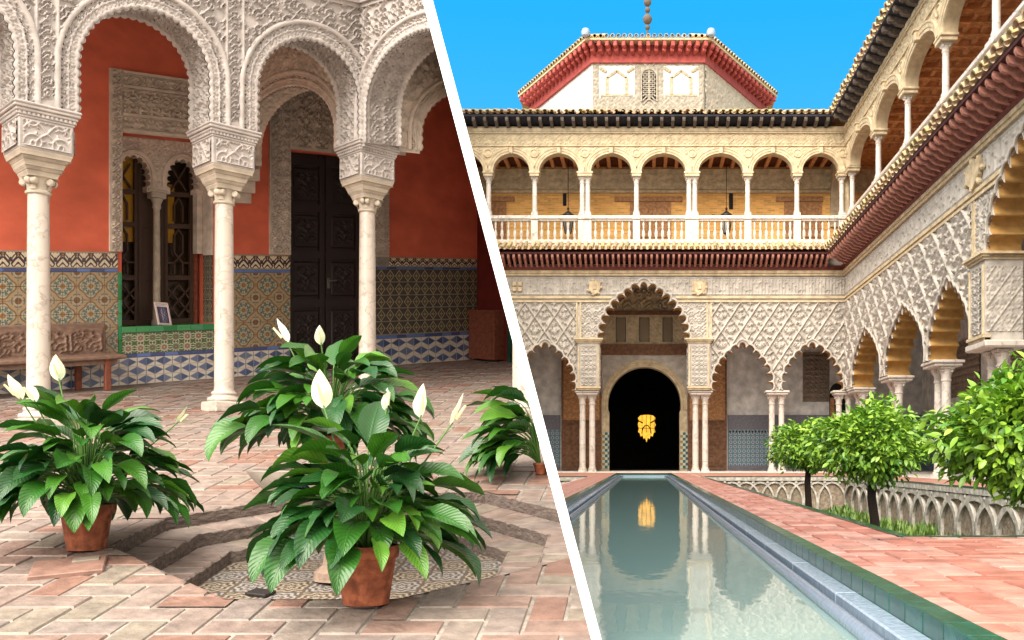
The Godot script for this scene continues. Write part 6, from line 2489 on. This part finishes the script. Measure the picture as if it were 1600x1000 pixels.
	ds.relief(3.32, 0.31, 3.63, 2.44, 0.031, 0.014, fs.call(0.2, 0.042))
	ds.relief(2.23, 1.66, 3.28, 2.44, 0.031, 0.014, func(x: float, y: float) -> float: return 0.045 * smp("scroll", x / 0.24, y / 0.24))
	part("door_stucco", ds, M.stucco_w, wall)
	var door := holder("double_door", wall, fr * Vector3(2.75, FLOOR, 0))
	for s in 2:
		var x0 := 2.225 + s * 0.53
		var x1 := x0 + 0.52
		var lf := MB.new().at(fr)
		lf.span(x0, x1, -1.25, 1.6, -0.16, -0.11)
		for x in [x0 + 0.04, x1 - 0.04]:
			lf.span(x - 0.035, x + 0.035, -1.25, 1.6, -0.11, -0.085)
		for y in [-1.15, -0.33, 0.3, 0.9, 1.5]:
			lf.span(x0, x1, y - 0.05, y + 0.05, -0.11, -0.084)
		var leaf := part("door_leaf", lf, M.wood_dark, door)
		for q in [[-1.08, -0.4], [-0.26, 0.23], [0.37, 0.83], [0.97, 1.43]]:
			var pm := MB.new().at(fr)
			var cx := (x0 + x1) / 2
			var cy: float = (q[0] + q[1]) / 2
			var hh: float = (q[1] - q[0])
			pm.cbox(Vector3(cx, cy, -0.1), Vector3(0.36, hh - 0.04, 0.04), 0.018)
			pm.relief(cx - 0.13, q[0] + 0.08, cx + 0.13, q[1] - 0.08, -0.079, 0.013, func(x: float, y: float) -> float: return 0.02 * smp("scroll", absf(x - cx) / 0.3, y / 0.3))
			part("door_panel", pm, M.wood_dark, leaf)
	var hd := MB.new().at(fr)
	hd.cbox(Vector3(2.80, -0.07, -0.08), Vector3(0.04, 0.14, 0.012), 0.004)
	hd.tube(PackedVector3Array([Vector3(2.80, -0.04, -0.07), Vector3(2.80, -0.04, -0.03), Vector3(2.88, -0.035, -0.025)]), 0.009, 0.008, 8)
	part("handle", hd, mk(c8(84, 80, 76), 0.4, null, 1.0, null, 0.0, 0.6), door)
	# return wall at the end of the gallery, dark red
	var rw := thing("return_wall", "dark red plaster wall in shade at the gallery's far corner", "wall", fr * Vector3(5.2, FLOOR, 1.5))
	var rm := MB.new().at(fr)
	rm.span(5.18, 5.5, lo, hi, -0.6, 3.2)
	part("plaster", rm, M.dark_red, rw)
	var gj := MB.new().at(fr)
	gj.span(5.13, 5.18, -1.25, 0.0, 0.74, 0.8)
	part("green_tiled_jamb", gj, M.green_glaze, rw)
	var cab := thing("low_cabinet", "reddish brown wooden cabinet low in the gallery's dark corner", "cabinet", fr * Vector3(5.1, FLOOR, 0.3))
	var cm := MB.new().at(fr)
	cm.span(5.0, 5.178, -1.17, -0.5, 0.03, 0.62)
	part("body", cm, M.rust_wood, cab)
	var ct := MB.new().at(fr)
	ct.span(4.97, 5.178, -0.5, -0.465, 0.01, 0.65)
	part("top", ct, M.rust_wood, cab)
	var cp := MB.new().at(fr)
	cp.span(4.985, 5.0, -1.1, -0.58, 0.08, 0.57)
	part("door_panel", cp, M.rust_wood, cab)


func build_bench() -> void:
	var fr := patio_frame(0.0, -2.9)
	var b := thing("carved_bench", "long brown wooden bench with carved back against the tiled wall at the left", "bench", fr * Vector3(-0.9, FLOOR, 0.3))
	var bk := MB.new().at(fr * Transform3D(Basis(Vector3(1, 0, 0), -0.12), Vector3(0, -0.83, 0.12)))
	bk.cbox(Vector3(-1.1, 0.16, 0.02), Vector3(2.16, 0.36, 0.045), 0.01)
	bk.relief(-2.14, 0.02, -0.06, 0.30, 0.045, 0.012, func(x: float, y: float) -> float:
		var u := fposmod((x + 0.06) / 0.34, 1.0)
		var ar := absf(u - 0.5) * 2.0
		var edge := 0.26 - 0.06 * ar * ar
		if y > edge:
			return 0.016
		if absf(ar - 0.86) < 0.07 and y > 0.04:
			return 0.026
		return 0.02 * smp("scroll", u * 0.9, y / 0.3))
	part("backrest", bk, M.bench, b)
	var se := MB.new().at(fr)
	se.cbox(Vector3(-1.08, -0.845, 0.3), Vector3(2.28, 0.045, 0.44), 0.012)
	se.span(-2.15, -0.02, -0.92, -0.868, 0.44, 0.47)
	part("seat", se, M.bench, b)
	for q in [[-0.12, 0.46], [-0.3, 0.14], [-2.1, 0.46], [-2.1, 0.14], [-1.2, 0.46]]:
		var lg := MB.new().at(fr)
		lg.cbox(Vector3(q[0], -1.03, q[1]), Vector3(0.06, 0.34, 0.06), 0.008)
		part("leg", lg, M.rust_wood, b)


func build_small_things() -> void:
	var fr := patio_frame(0.0, -2.9)
	var p := fr * Vector3(0.71, -0.55, -0.1)
	var f := thing("picture_frame", "small white framed print leaning on the window's green sill", "picture", p)
	var base := plumb(p, fr)
	var bas := base.basis * Basis(Vector3(0, 1, 0), 0.3) * Basis(Vector3(1, 0, 0), -0.18) * Basis(Vector3(0, 0, 1), 0.07)
	var o := Transform3D(bas, p)
	var fm := MB.new().at(o)
	for q in [[0.0, 0.012, 0.19, 0.024], [0.0, 0.258, 0.19, 0.024]]:
		fm.cbox(Vector3(q[0], q[1], 0), Vector3(q[2], q[3], 0.02), 0.004)
	for x in [-0.083, 0.083]:
		fm.cbox(Vector3(x, 0.135, 0), Vector3(0.024, 0.224, 0.02), 0.004)
	part("frame", fm, M.frame_white, f)
	var pr := MB.new().at(o)
	pr.quad(Vector3(-0.072, 0.023, 0.002), Vector3(0.072, 0.023, 0.002), Vector3(0.072, 0.247, 0.002), Vector3(-0.072, 0.247, 0.002), Vector3(0, 0, 1), [Vector2(0, 1), Vector2(1, 1), Vector2(1, 0), Vector2(0, 0)])
	pr.box(Vector3(0, 0.135, -0.006), Vector3(0.15, 0.23, 0.006))
	part("print", pr, M.print, f)


func fountain_rings() -> Array:
	var c := Vector2(-1.33, 4.68)
	var oct := func(r: float) -> PackedVector2Array:
		var o := PackedVector2Array()
		for i in 8:
			o.append(c + Vector2.from_angle(PI / 8 + i * PI / 4) * (r / cos(PI / 8)))
		return o
	# the repaved front cuts every step along one line
	var cut := PackedVector2Array([Vector2(-2.42, 4.62), Vector2(-1.93, 4.16), Vector2(-1.56, 3.83), Vector2(-0.93, 3.83), Vector2(-0.62, 4.1), Vector2(-0.2, 4.5), Vector2(0.3, 6.5), Vector2(-3, 6.5)])
	var o := []
	for r in [1.06, 0.86, 0.67]:
		o.append(Geometry2D.intersect_polygons(oct.call(r), cut)[0])
	return o


func build_patio_floor() -> void:
	var law := func(e: Vector2) -> float: return ground_y(e.x, e.y)
	var rings := fountain_rings()
	# everything left of the leaning wall's foot
	var edge := func(d: float) -> float: return wall_x(ground_y(0, d), d) - 0.012
	var outline := PackedVector2Array([Vector2(edge.call(3.0), 3.0), Vector2(edge.call(16.0), 16.0), Vector2(-9.2, 16.0), Vector2(-9.2, 6.0), Vector2(-2.8, 3.0)])
	var bed := MB.new()
	var bits := Geometry2D.clip_polygons(outline, rings[0])
	# a hole comes back as its own ring: bridge it by cutting the outline in two halves
	var halves := [PackedVector2Array([Vector2(-20, 0), Vector2(-1.33, 0), Vector2(-1.33, 30), Vector2(-20, 30)]), PackedVector2Array([Vector2(-1.33, 0), Vector2(10, 0), Vector2(10, 30), Vector2(-1.33, 30)])]
	for hf in halves:
		for q in Geometry2D.intersect_polygons(outline, hf):
			for w in Geometry2D.clip_polygons(q, rings[0]):
				var ix := Geometry2D.triangulate_polygon(w)
				for k in range(0, ix.size(), 3):
					var t := []
					for s in 3:
						var e: Vector2 = w[ix[k + s]]
						t.append(Vector3(e.x, ground_y(e.x, e.y) - 0.006, -e.y))
					bed.tri(t[0], t[1], t[2], Vector3.UP, Vector3.UP, Vector3.UP)
	var fl := part("patio_floor", bed, M.mortar)
	struct(fl, "structure", "worn terracotta brick floor of the shaded patio")
	lay(fl, outline, [rings[0]], 0.138, 0.004, M.pavers, law, 292, 73)
	# the sunken octagon: two treads and the mosaic bed
	var ft := Node3D.new()
	ft.name = "sunken_basin"
	add_child(ft, true)
	ft.position = Vector3(-1.33, ground_y(0, 4.68), -4.68)
	tag(ft, "stepped octagonal basin sunk into the patio floor with mosaic bed", "basin")
	var drop := 0.062
	for k in 3:
		var outer: PackedVector2Array = rings[k]
		var rs := MB.new()
		for i in outer.size():
			var a := outer[i]
			var b := outer[(i + 1) % outer.size()]
			var m := maxi(1, int(a.distance_to(b) / 0.025))
			var jag := PackedFloat32Array()
			for j in m + 1:
				jag.append(0.0 if j == 0 or j == m else rng.randf_range(0.0, 0.009))
			for j in m:
				var p := a.lerp(b, float(j) / m)
				var q := a.lerp(b, float(j + 1) / m)
				var out := (p - Vector2(-1.33, 4.68)).normalized()
				var top0 := ground_y(0, p.y) - drop * k
				var top1 := ground_y(0, q.y) - drop * k
				var ra := [Vector3(p.x + out.x * 0.014, top0, -p.y - out.y * 0.014), Vector3(p.x, top0 - jag[j], -p.y), Vector3(p.x, top0 - drop - 0.01, -p.y)]
				var rb := [Vector3(q.x + out.x * 0.014, top1, -q.y - out.y * 0.014), Vector3(q.x, top1 - jag[j + 1], -q.y), Vector3(q.x, top1 - drop - 0.01, -q.y)]
				for z in 2:
					rs.quad(ra[z], rb[z], rb[z + 1], ra[z + 1])
		part("riser", rs, M.riser, ft)
		if k < 2:
			var inner: PackedVector2Array = rings[k + 1]
			var depth := drop * (k + 1)
			var hl := func(e: Vector2) -> float: return ground_y(e.x, e.y) - depth
			rng.seed = 300 + k
			var cc := Vector2(-1.33, 4.68)
			# tread bricks: wedges between the two outlines
			for i in 48:
				var t0 := TAU * i / 48
				var t1 := TAU * (i + 1) / 48
				var wedge := PackedVector2Array([cc, cc + Vector2.from_angle(t0 + 0.004) * 3.0, cc + Vector2.from_angle(t1 - 0.004) * 3.0])
				for a in Geometry2D.intersect_polygons(wedge, outer):
					for b in Geometry2D.clip_polygons(a, inner):
						if b.size() >= 3:
							var mb := MB.new()
							paver(mb, b, -0.0005 * (i % 3), 0.008, hl)
							if mb.v.size():
								part("tread_brick", mb, M.pavers[[1, 4, 0, 6, 4, 1, 3][rng.randi() % 7]], ft)
			var bb := MB.new()
			var ix := Geometry2D.triangulate_polygon(outer)
			for q in range(0, ix.size(), 3):
				var t := []
				for s in 3:
					var e: Vector2 = outer[ix[q + s]]
					t.append(Vector3(e.x, ground_y(0, e.y) - depth - 0.006 - (0.13 if k == 0 else 0.068) * 1.0, -e.y))
				bb.tri(t[0], t[1], t[2], Vector3.UP, Vector3.UP, Vector3.UP)
			if k == 0:
				part("basin_bed", bb, M.step, ft)
		else:
			var ms := MB.new()
			var ix := Geometry2D.triangulate_polygon(outer)
			for q in range(0, ix.size(), 3):
				var t := []
				for s in 3:
					var e: Vector2 = outer[ix[q + s]]
					t.append(Vector3(e.x, ground_y(0, e.y) - drop * 3 + 0.004, -e.y))
				ms.tri(t[0], t[1], t[2], Vector3.UP, Vector3.UP, Vector3.UP)
			part("mosaic", ms, M.mosaic, ft)
	# mortar joints under the treads
	for k in 2:
		var o2: PackedVector2Array = rings[k]
		var i2: PackedVector2Array = rings[k + 1]
		var jb := MB.new()
		for hf in halves:
			for q in Geometry2D.intersect_polygons(o2, hf):
				for w in Geometry2D.clip_polygons(q, i2):
					var ix := Geometry2D.triangulate_polygon(w)
					for s in range(0, ix.size(), 3):
						var t := []
						for z in 3:
							var e: Vector2 = w[ix[s + z]]
							t.append(Vector3(e.x, ground_y(0, e.y) - drop * (k + 1) - 0.006, -e.y))
						jb.tri(t[0], t[1], t[2], Vector3.UP, Vector3.UP, Vector3.UP)
		part("tread_bedding", jb, M.step, ft)
	# marble fountain bowl on its stem
	var bp := Vector3(-1.38, ground_y(0, 4.7) - drop * 3, -4.7)
	var bowl := thing("fountain_bowl", "white marble fountain bowl half hidden by the plants over the basin", "fountain", bp)
	var sm := MB.new()
	sm.lathe(PackedVector2Array([Vector2(0.13, 0), Vector2(0.13, 0.04), Vector2(0.09, 0.07), Vector2(0.075, 0.2), Vector2(0.09, 0.3)]), 20, bp)
	part("stem", sm, M.step, bowl)
	var bw := MB.new()
	bw.lathe(PackedVector2Array([Vector2(0.09, 0.29), Vector2(0.2, 0.33), Vector2(0.33, 0.4), Vector2(0.4, 0.475), Vector2(0.415, 0.5), Vector2(0.395, 0.505), Vector2(0.36, 0.46), Vector2(0.2, 0.39), Vector2(0, 0.37)]), 36, bp)
	part("bowl", bw, M.marble, bowl)
	var pd := MB.new()
	pd.lathe(PackedVector2Array([Vector2(0.1, 0.36), Vector2(0.1, 0.50), Vector2(0, 0.502)]), 20, bp + Vector3(-0.05, 0, 0))
	part("pedestal", pd, M.step, bowl)
	# loose square cover set in the floor, and a small dark slab lying on the mosaic
	var cv := thing("floor_cover", "square brown cover lying askew in the brick floor beside the left pot", "drain cover", Vector3(-2.37, ground_y(0, 4.22), -4.22))
	var cm := MB.new().at(Transform3D(Basis(Vector3(1, 0, 0), atan(RISE)) * Basis(Vector3.UP, 0.42), Vector3(-2.37, ground_y(0, 4.22) + 0.006, -4.22)))
	cm.cbox(Vector3.ZERO, Vector3(0.27, 0.022, 0.25), 0.004)
	part("plate", cm, M.pavers[5], cv)
	var lf := MB.new().at(Transform3D(Basis(Vector3(1, 0, 0), atan(RISE)) * Basis(Vector3.UP, 0.42), Vector3(-2.37, ground_y(0, 4.22) + 0.006, -4.22)))
	lf.cbox(Vector3(0.06, 0.013, -0.06), Vector3(0.1, 0.008, 0.06), 0.002)
	part("chipped_patch", lf, M.pavers[3], cv)
	var sb := thing("dark_slab", "small black slab lying on the mosaic left of the front pot", "slab", Vector3(-1.67, ground_y(0, 4.46) - drop * 3, -4.46))
	var sl := MB.new().at(Transform3D(Basis(Vector3(1, 0, 0), atan(RISE)) * Basis(Vector3.UP, -0.35), Vector3(-1.67, ground_y(0, 4.46) - drop * 3 + 0.022, -4.46)))
	sl.cbox(Vector3(0, -0.008, 0), Vector3(0.11, 0.014, 0.075), 0.003)
	part("slab", sl, M.iron, sb)


# one leaf blade along a bending path
func blade(mb: MB, p0: Vector3, dirn: Vector3, droop: float, l: float, w: float, roll: float, wave: float) -> void:
	var k := 9
	var d := dirn.normalized()
	var side := d.cross(Vector3.UP)
	if side.length() < 0.1:
		side = Vector3(1, 0, 0)
	side = side.normalized().rotated(d, roll)
	var rows := []
	var p := p0
	for i in k + 1:
		var u := float(i) / k
		var hw := w * 0.5 * pow(sin(PI * pow(clampf(u * 0.985 + 0.012, 0, 1), 0.72)), 0.85)
		if i == k:
			hw = 0.0006
		var up := side.cross(d).normalized()
		if up.y < 0 and absf(roll) < 1.4:
			up = -up
		var row := PackedVector3Array()
		for j in 5:
			var x := (j - 2) / 2.0
			var rip := wave * sin(u * 15.0 + x * 1.5) * absf(x) * 0.5
			row.append(p + side * x * hw * 0.94 + up * (absf(x) * hw * 0.42 + rip * hw))
		rows.append(row)
		p += d * (l / k)
		var ax := d.cross(Vector3.DOWN)
		if ax.length() > 0.02:
			var turn := droop / k * (0.5 + u)
			var most := d.angle_to(Vector3.DOWN) * 0.35
			d = d.rotated(ax.normalized(), minf(turn, most))
			side = (side - d * side.dot(d)).normalized()
	mb.loft(rows)


func spathe(par: Node, root: Vector3, tip: Vector3, size: float, face: Vector3, mat: Material) -> void:
	var mb := MB.new()
	mb.tube(PackedVector3Array([root, root.lerp(tip, 0.5) + Vector3(0.0, 0.04, 0.0), tip]), 0.004, 0.003, 6)
	var fl := part("flower", mb, M.stem, par)
	var sp := MB.new()
	var up := (tip - root).normalized() * 0.6 + face * 0.5 + Vector3(0, 0.5, 0)
	blade(sp, tip - up.normalized() * 0.01, up, -0.5, size, size * 0.56, 0.5, 0.1)
	part("spathe", sp, mat, fl)
	var sx := MB.new()
	var q := tip + up.normalized() * size * 0.12 + face * 0.012
	sx.tube(PackedVector3Array([q, q + (up.normalized() + face * 0.2) * size * 0.25, q + (up.normalized() + face * 0.2) * size * 0.42]), 0.007, 0.004, 8)
	part("spadix", sx, M.spadix, fl)


func lily(called: String, label: String, pot: Vector3, pot_r: float, pot_h: float, spread: float, height: float, n: int, leaf: float, sd: int, flowers: Array, only_left: bool) -> Node3D:
	rng.seed = sd
	var t := thing("potted_plant", label, "potted plant", pot, "potted peace lilies round the basin")
	var pm := MB.new()
	var r := pot_r
	var h := pot_h
	pm.lathe(PackedVector2Array([Vector2(0, 0), Vector2(r * 0.68, 0), Vector2(r * 0.7, 0.006), Vector2(r * 0.9, h * 0.76), Vector2(r * 0.92, h * 0.78), Vector2(r * 0.99, h * 0.79), Vector2(r * 1.0, h * 0.81), Vector2(r * 1.02, h * 0.98), Vector2(r * 1.0, h), Vector2(r * 0.93, h * 1.0), Vector2(r * 0.9, h * 0.9), Vector2(r * 0.88, h * 0.86)]), 40, pot)
	part("pot", pm, M.terracotta, t)
	var so := MB.new()
	so.lathe(PackedVector2Array([Vector2(r * 0.9, h * 0.87), Vector2(r * 0.5, h * 0.92), Vector2(0, h * 0.93)]), 18, pot)
	part("potting_soil", so, M.earth, t)
	var c := pot + Vector3(0, h * 0.9, 0)
	for i in n:
		var u := (i + 0.5) / n
		var az := i * 2.39996 + rng.randf_range(-0.35, 0.35)
		if only_left:
			az = PI * 0.5 + rng.randf_range(0.05, 1.0) * PI * (0.85)
		var flat := Vector3(cos(az), 0, sin(az))
		var rr := spread * (0.10 + 0.62 * pow(u, 0.6)) * rng.randf_range(0.55, 1.12)
		var hh := height * (0.88 - 0.74 * pow(u, 1.15)) * rng.randf_range(0.55, 1.1)
		if i % 5 == 0:
			hh *= 0.55
		var root := c + flat * r * 0.45 * rng.randf() + Vector3(0, 0, 0)
		var end := c + flat * rr + Vector3(0, hh, 0)
		var ctrl := c + flat * rr * 0.3 + Vector3(0, hh * 0.85 + 0.05, 0)
		var path := PackedVector3Array()
		for k in 7:
			var q := k / 6.0
			path.append(root.lerp(ctrl, q).lerp(ctrl.lerp(end, q), q))
		var mb := MB.new()
		mb.tube(path, 0.0045, 0.003, 5)
		var d := (path[6] - path[5]).normalized()
		d = (d + flat * 0.35 + Vector3(0, 0.25 - 0.5 * u, 0)).normalized()
		var l := leaf * rng.randf_range(0.75, 1.2)
		var st := MB.new()
		blade(st, path[6], d, rng.randf_range(0.2, 1.2) + 0.5 * u, l, l * rng.randf_range(0.38, 0.54), rng.randf_range(-0.6, 0.6), rng.randf_range(0.1, 0.3))
		if only_left:
			var out := false
			for p in st.v:
				if p.x > wall_x(p.y, -p.z) - 0.03:
					out = true
					break
			if out:
				continue
		var mat: Material = M.leaf[[0, 1, 0, 2, 3, 2, 0, 1, 4][rng.randi() % 9]]
		var lf := part("leaf", st, mat, t)
		part("leaf_stalk", mb, M.stem, lf)
	for f in flowers:
		var tip: Vector3 = f[0]
		spathe(t, c + (tip - c) * Vector3(0.12, 0, 0.12), tip, f[1], f[2], M.spathe if f[3] == 0 else M.spathe_green)
	return t


func build_plants() -> void:
	var cam := Vector3(0, EYE, 0)
	var p1 := Vector3(-2.46, ground_y(0, 4.52), -4.52)
	lily("", "bushy peace lily in a terracotta pot at the far left of the patio", p1, 0.112, 0.2, 0.47, 0.49, 185, 0.2, 11, [[Vector3(-2.64, 0.80, -4.62), 0.12, Vector3(0.2, 0.1, 1), 1], [Vector3(-2.68, 0.70, -4.4), 0.12, Vector3(-0.6, 0.1, 1), 1], [Vector3(-2.62, 0.69, -4.4), 0.1, Vector3(-0.4, 0.3, 0.8), 0], [Vector3(-2.07, 0.6, -4.55), 0.1, Vector3(0.8, -0.2, 0.5), 0]], false)
	var p2 := Vector3(-1.02, ground_y(0, 3.78), -3.76)
	lily("", "front peace lily in a stained terracotta pot on the basin's rim", p2, 0.118, 0.215, 0.43, 0.45, 175, 0.205, 29, [[Vector3(-0.825, 0.60, -3.8), 0.13, Vector3(0.1, 0.3, 1), 0], [Vector3(-0.70, 0.57, -3.75), 0.13, Vector3(0.7, 0.1, 0.6), 0], [Vector3(-1.22, 0.64, -3.9), 0.15, Vector3(0.1, 0.1, 1), 1], [Vector3(-0.98, 0.63, -3.9), 0.09, Vector3(0.4, 0.2, 0.8), 0]], false)
	var p3 := Vector3(-1.43, ground_y(0, 4.7) - 0.186 + 0.50, -4.7)
	lily("", "peace lily standing in the fountain bowl behind the front plant", p3, 0.12, 0.16, 0.52, 0.41, 180, 0.205, 47, [[Vector3(-1.64, 0.98, -4.7), 0.12, Vector3(-0.9, 0.1, 0.5), 0], [Vector3(-1.45, 0.96, -4.6), 0.09, Vector3(0.1, 0.2, 1), 1]], false)
	var p4 := Vector3(-0.63, ground_y(0, 6.25), -6.25)
	lily("", "peace lily by the leaning wall with only its left leaves in view", p4, 0.045, 0.07, 0.40, 0.58, 80, 0.24, 61, [], true)


func build_leaning_wall() -> void:
	var w := thing("leaning_wall", "thin leaning white plastered wall parting the shaded patio from the pool court", "wall", Vector3(-0.3, 0, -2.9))
	var mb := MB.new()
	# four upright lines: near and far end, each with two faces
	var d0 := 2.9
	var d1 := 40.0
	var rows := []
	var ys := [-1.2, 14.2]
	for q in [[d0, 0.0145], [d0, -0.0145], [d1, -0.19], [d1, 0.19]]:
		var lineq := PackedVector3Array()
		for y in ys:
			lineq.append(Vector3(wall_x(y, q[0]) + q[1], y, -q[0]))
		rows.append(lineq)
	rows.append(rows[0])
	mb.loft(rows, false, false)
	mb.quad(rows[0][1], rows[1][1], rows[2][1], rows[3][1], Vector3.UP)
	part("wall", mb, M.white_wall, w)


func build_awning() -> void:
	# above the picture: the sailcloth that shades the patio, slung between tall posts
	var a := thing("patio_awning", "white sailcloth awning stretched high over the patio on tall posts", "awning", Vector3(-7, 7.5, -6))
	var strips := 9
	for i in strips:
		var cl := MB.new()
		var rows := []
		for r in 9:
			var z := lerpf(2.4, -15.0, r / 8.0)
			var row := PackedVector3Array()
			for c in 5:
				var x := lerpf(-10.5, -1.0, (i + c / 4.0) / strips)
				row.append(Vector3(x, 7.0 + 0.03 * absf(z - 2.4) - 0.4 * sin(PI * r / 8.0) - 0.06 * sin(PI * c / 4.0), z))
			rows.append(row)
		cl.loft(rows)
		part("cloth", cl, M.awning, a)
	for q in [Vector3(-10.6, 0, 2.5), Vector3(-10.6, 0, -15.1)]:
		var po := MB.new()
		po.tube(PackedVector3Array([q + Vector3(0, -1.4, 0), q + Vector3(0, 7.5, 0)]), 0.07, 0.06, 10)
		part("post", po, M.iron, a)


func _ready() -> void:
	# ---- camera, sky, sun, exposure
	var cam := Camera3D.new()
	cam.name = "camera"
	cam.projection = Camera3D.PROJECTION_FRUSTUM
	cam.near = 0.1
	cam.far = 2000.0
	cam.size = 0.0625
	cam.frustum_offset = Vector2(-0.012875, 0.013625)
	cam.position = Vector3(0, EYE, 0)
	add_child(cam)
	cam.current = true
	var sky := ProceduralSkyMaterial.new()
	sky.sky_top_color = Color(0.0, 0.075, 0.165).linear_to_srgb()
	sky.sky_horizon_color = Color(0.09, 0.2, 0.29).linear_to_srgb()
	sky.sky_curve = 0.1
	sky.ground_bottom_color = Color(0.45, 0.38, 0.32)
	sky.ground_horizon_color = Color(0.62, 0.58, 0.52)
	sky.sky_energy_multiplier = 1.0
	sky.sun_angle_max = 20.0
	var sk := Sky.new()
	sk.sky_material = sky
	var env := Environment.new()
	env.background_mode = Environment.BG_SKY
	env.sky = sk
	env.background_energy_multiplier = 1.0
	env.tonemap_mode = Environment.TONE_MAPPER_LINEAR
	env.tonemap_exposure = 6.0
	env.sdfgi_enabled = true
	env.ssao_enabled = true
	env.ssil_enabled = true
	var we := WorldEnvironment.new()
	we.name = "world"
	we.environment = env
	add_child(we)
	var sun := DirectionalLight3D.new()
	sun.name = "sun"
	sun.light_energy = 0.5
	sun.light_color = Color(1.0, 0.965, 0.92)
	sun.light_angular_distance = 60.0
	sun.shadow_enabled = true
	sun.position = Vector3(-20, 30, 30)
	add_child(sun)
	sun.look_at(sun.position + Vector3(0.32, -0.72, -0.615), Vector3.UP)

	make_maps()
	make_materials()
	side = 1
	build_ground()
	build_facade()
	side = 0
	build_leaning_wall()
	build_wing()
	build_tower()
	side = -1
	build_patio_floor()
	build_gallery_wall()
	build_arcade()
	side = 0
	build_gardens()
	build_lanterns()
	build_bench()
	build_small_things()
	build_plants()
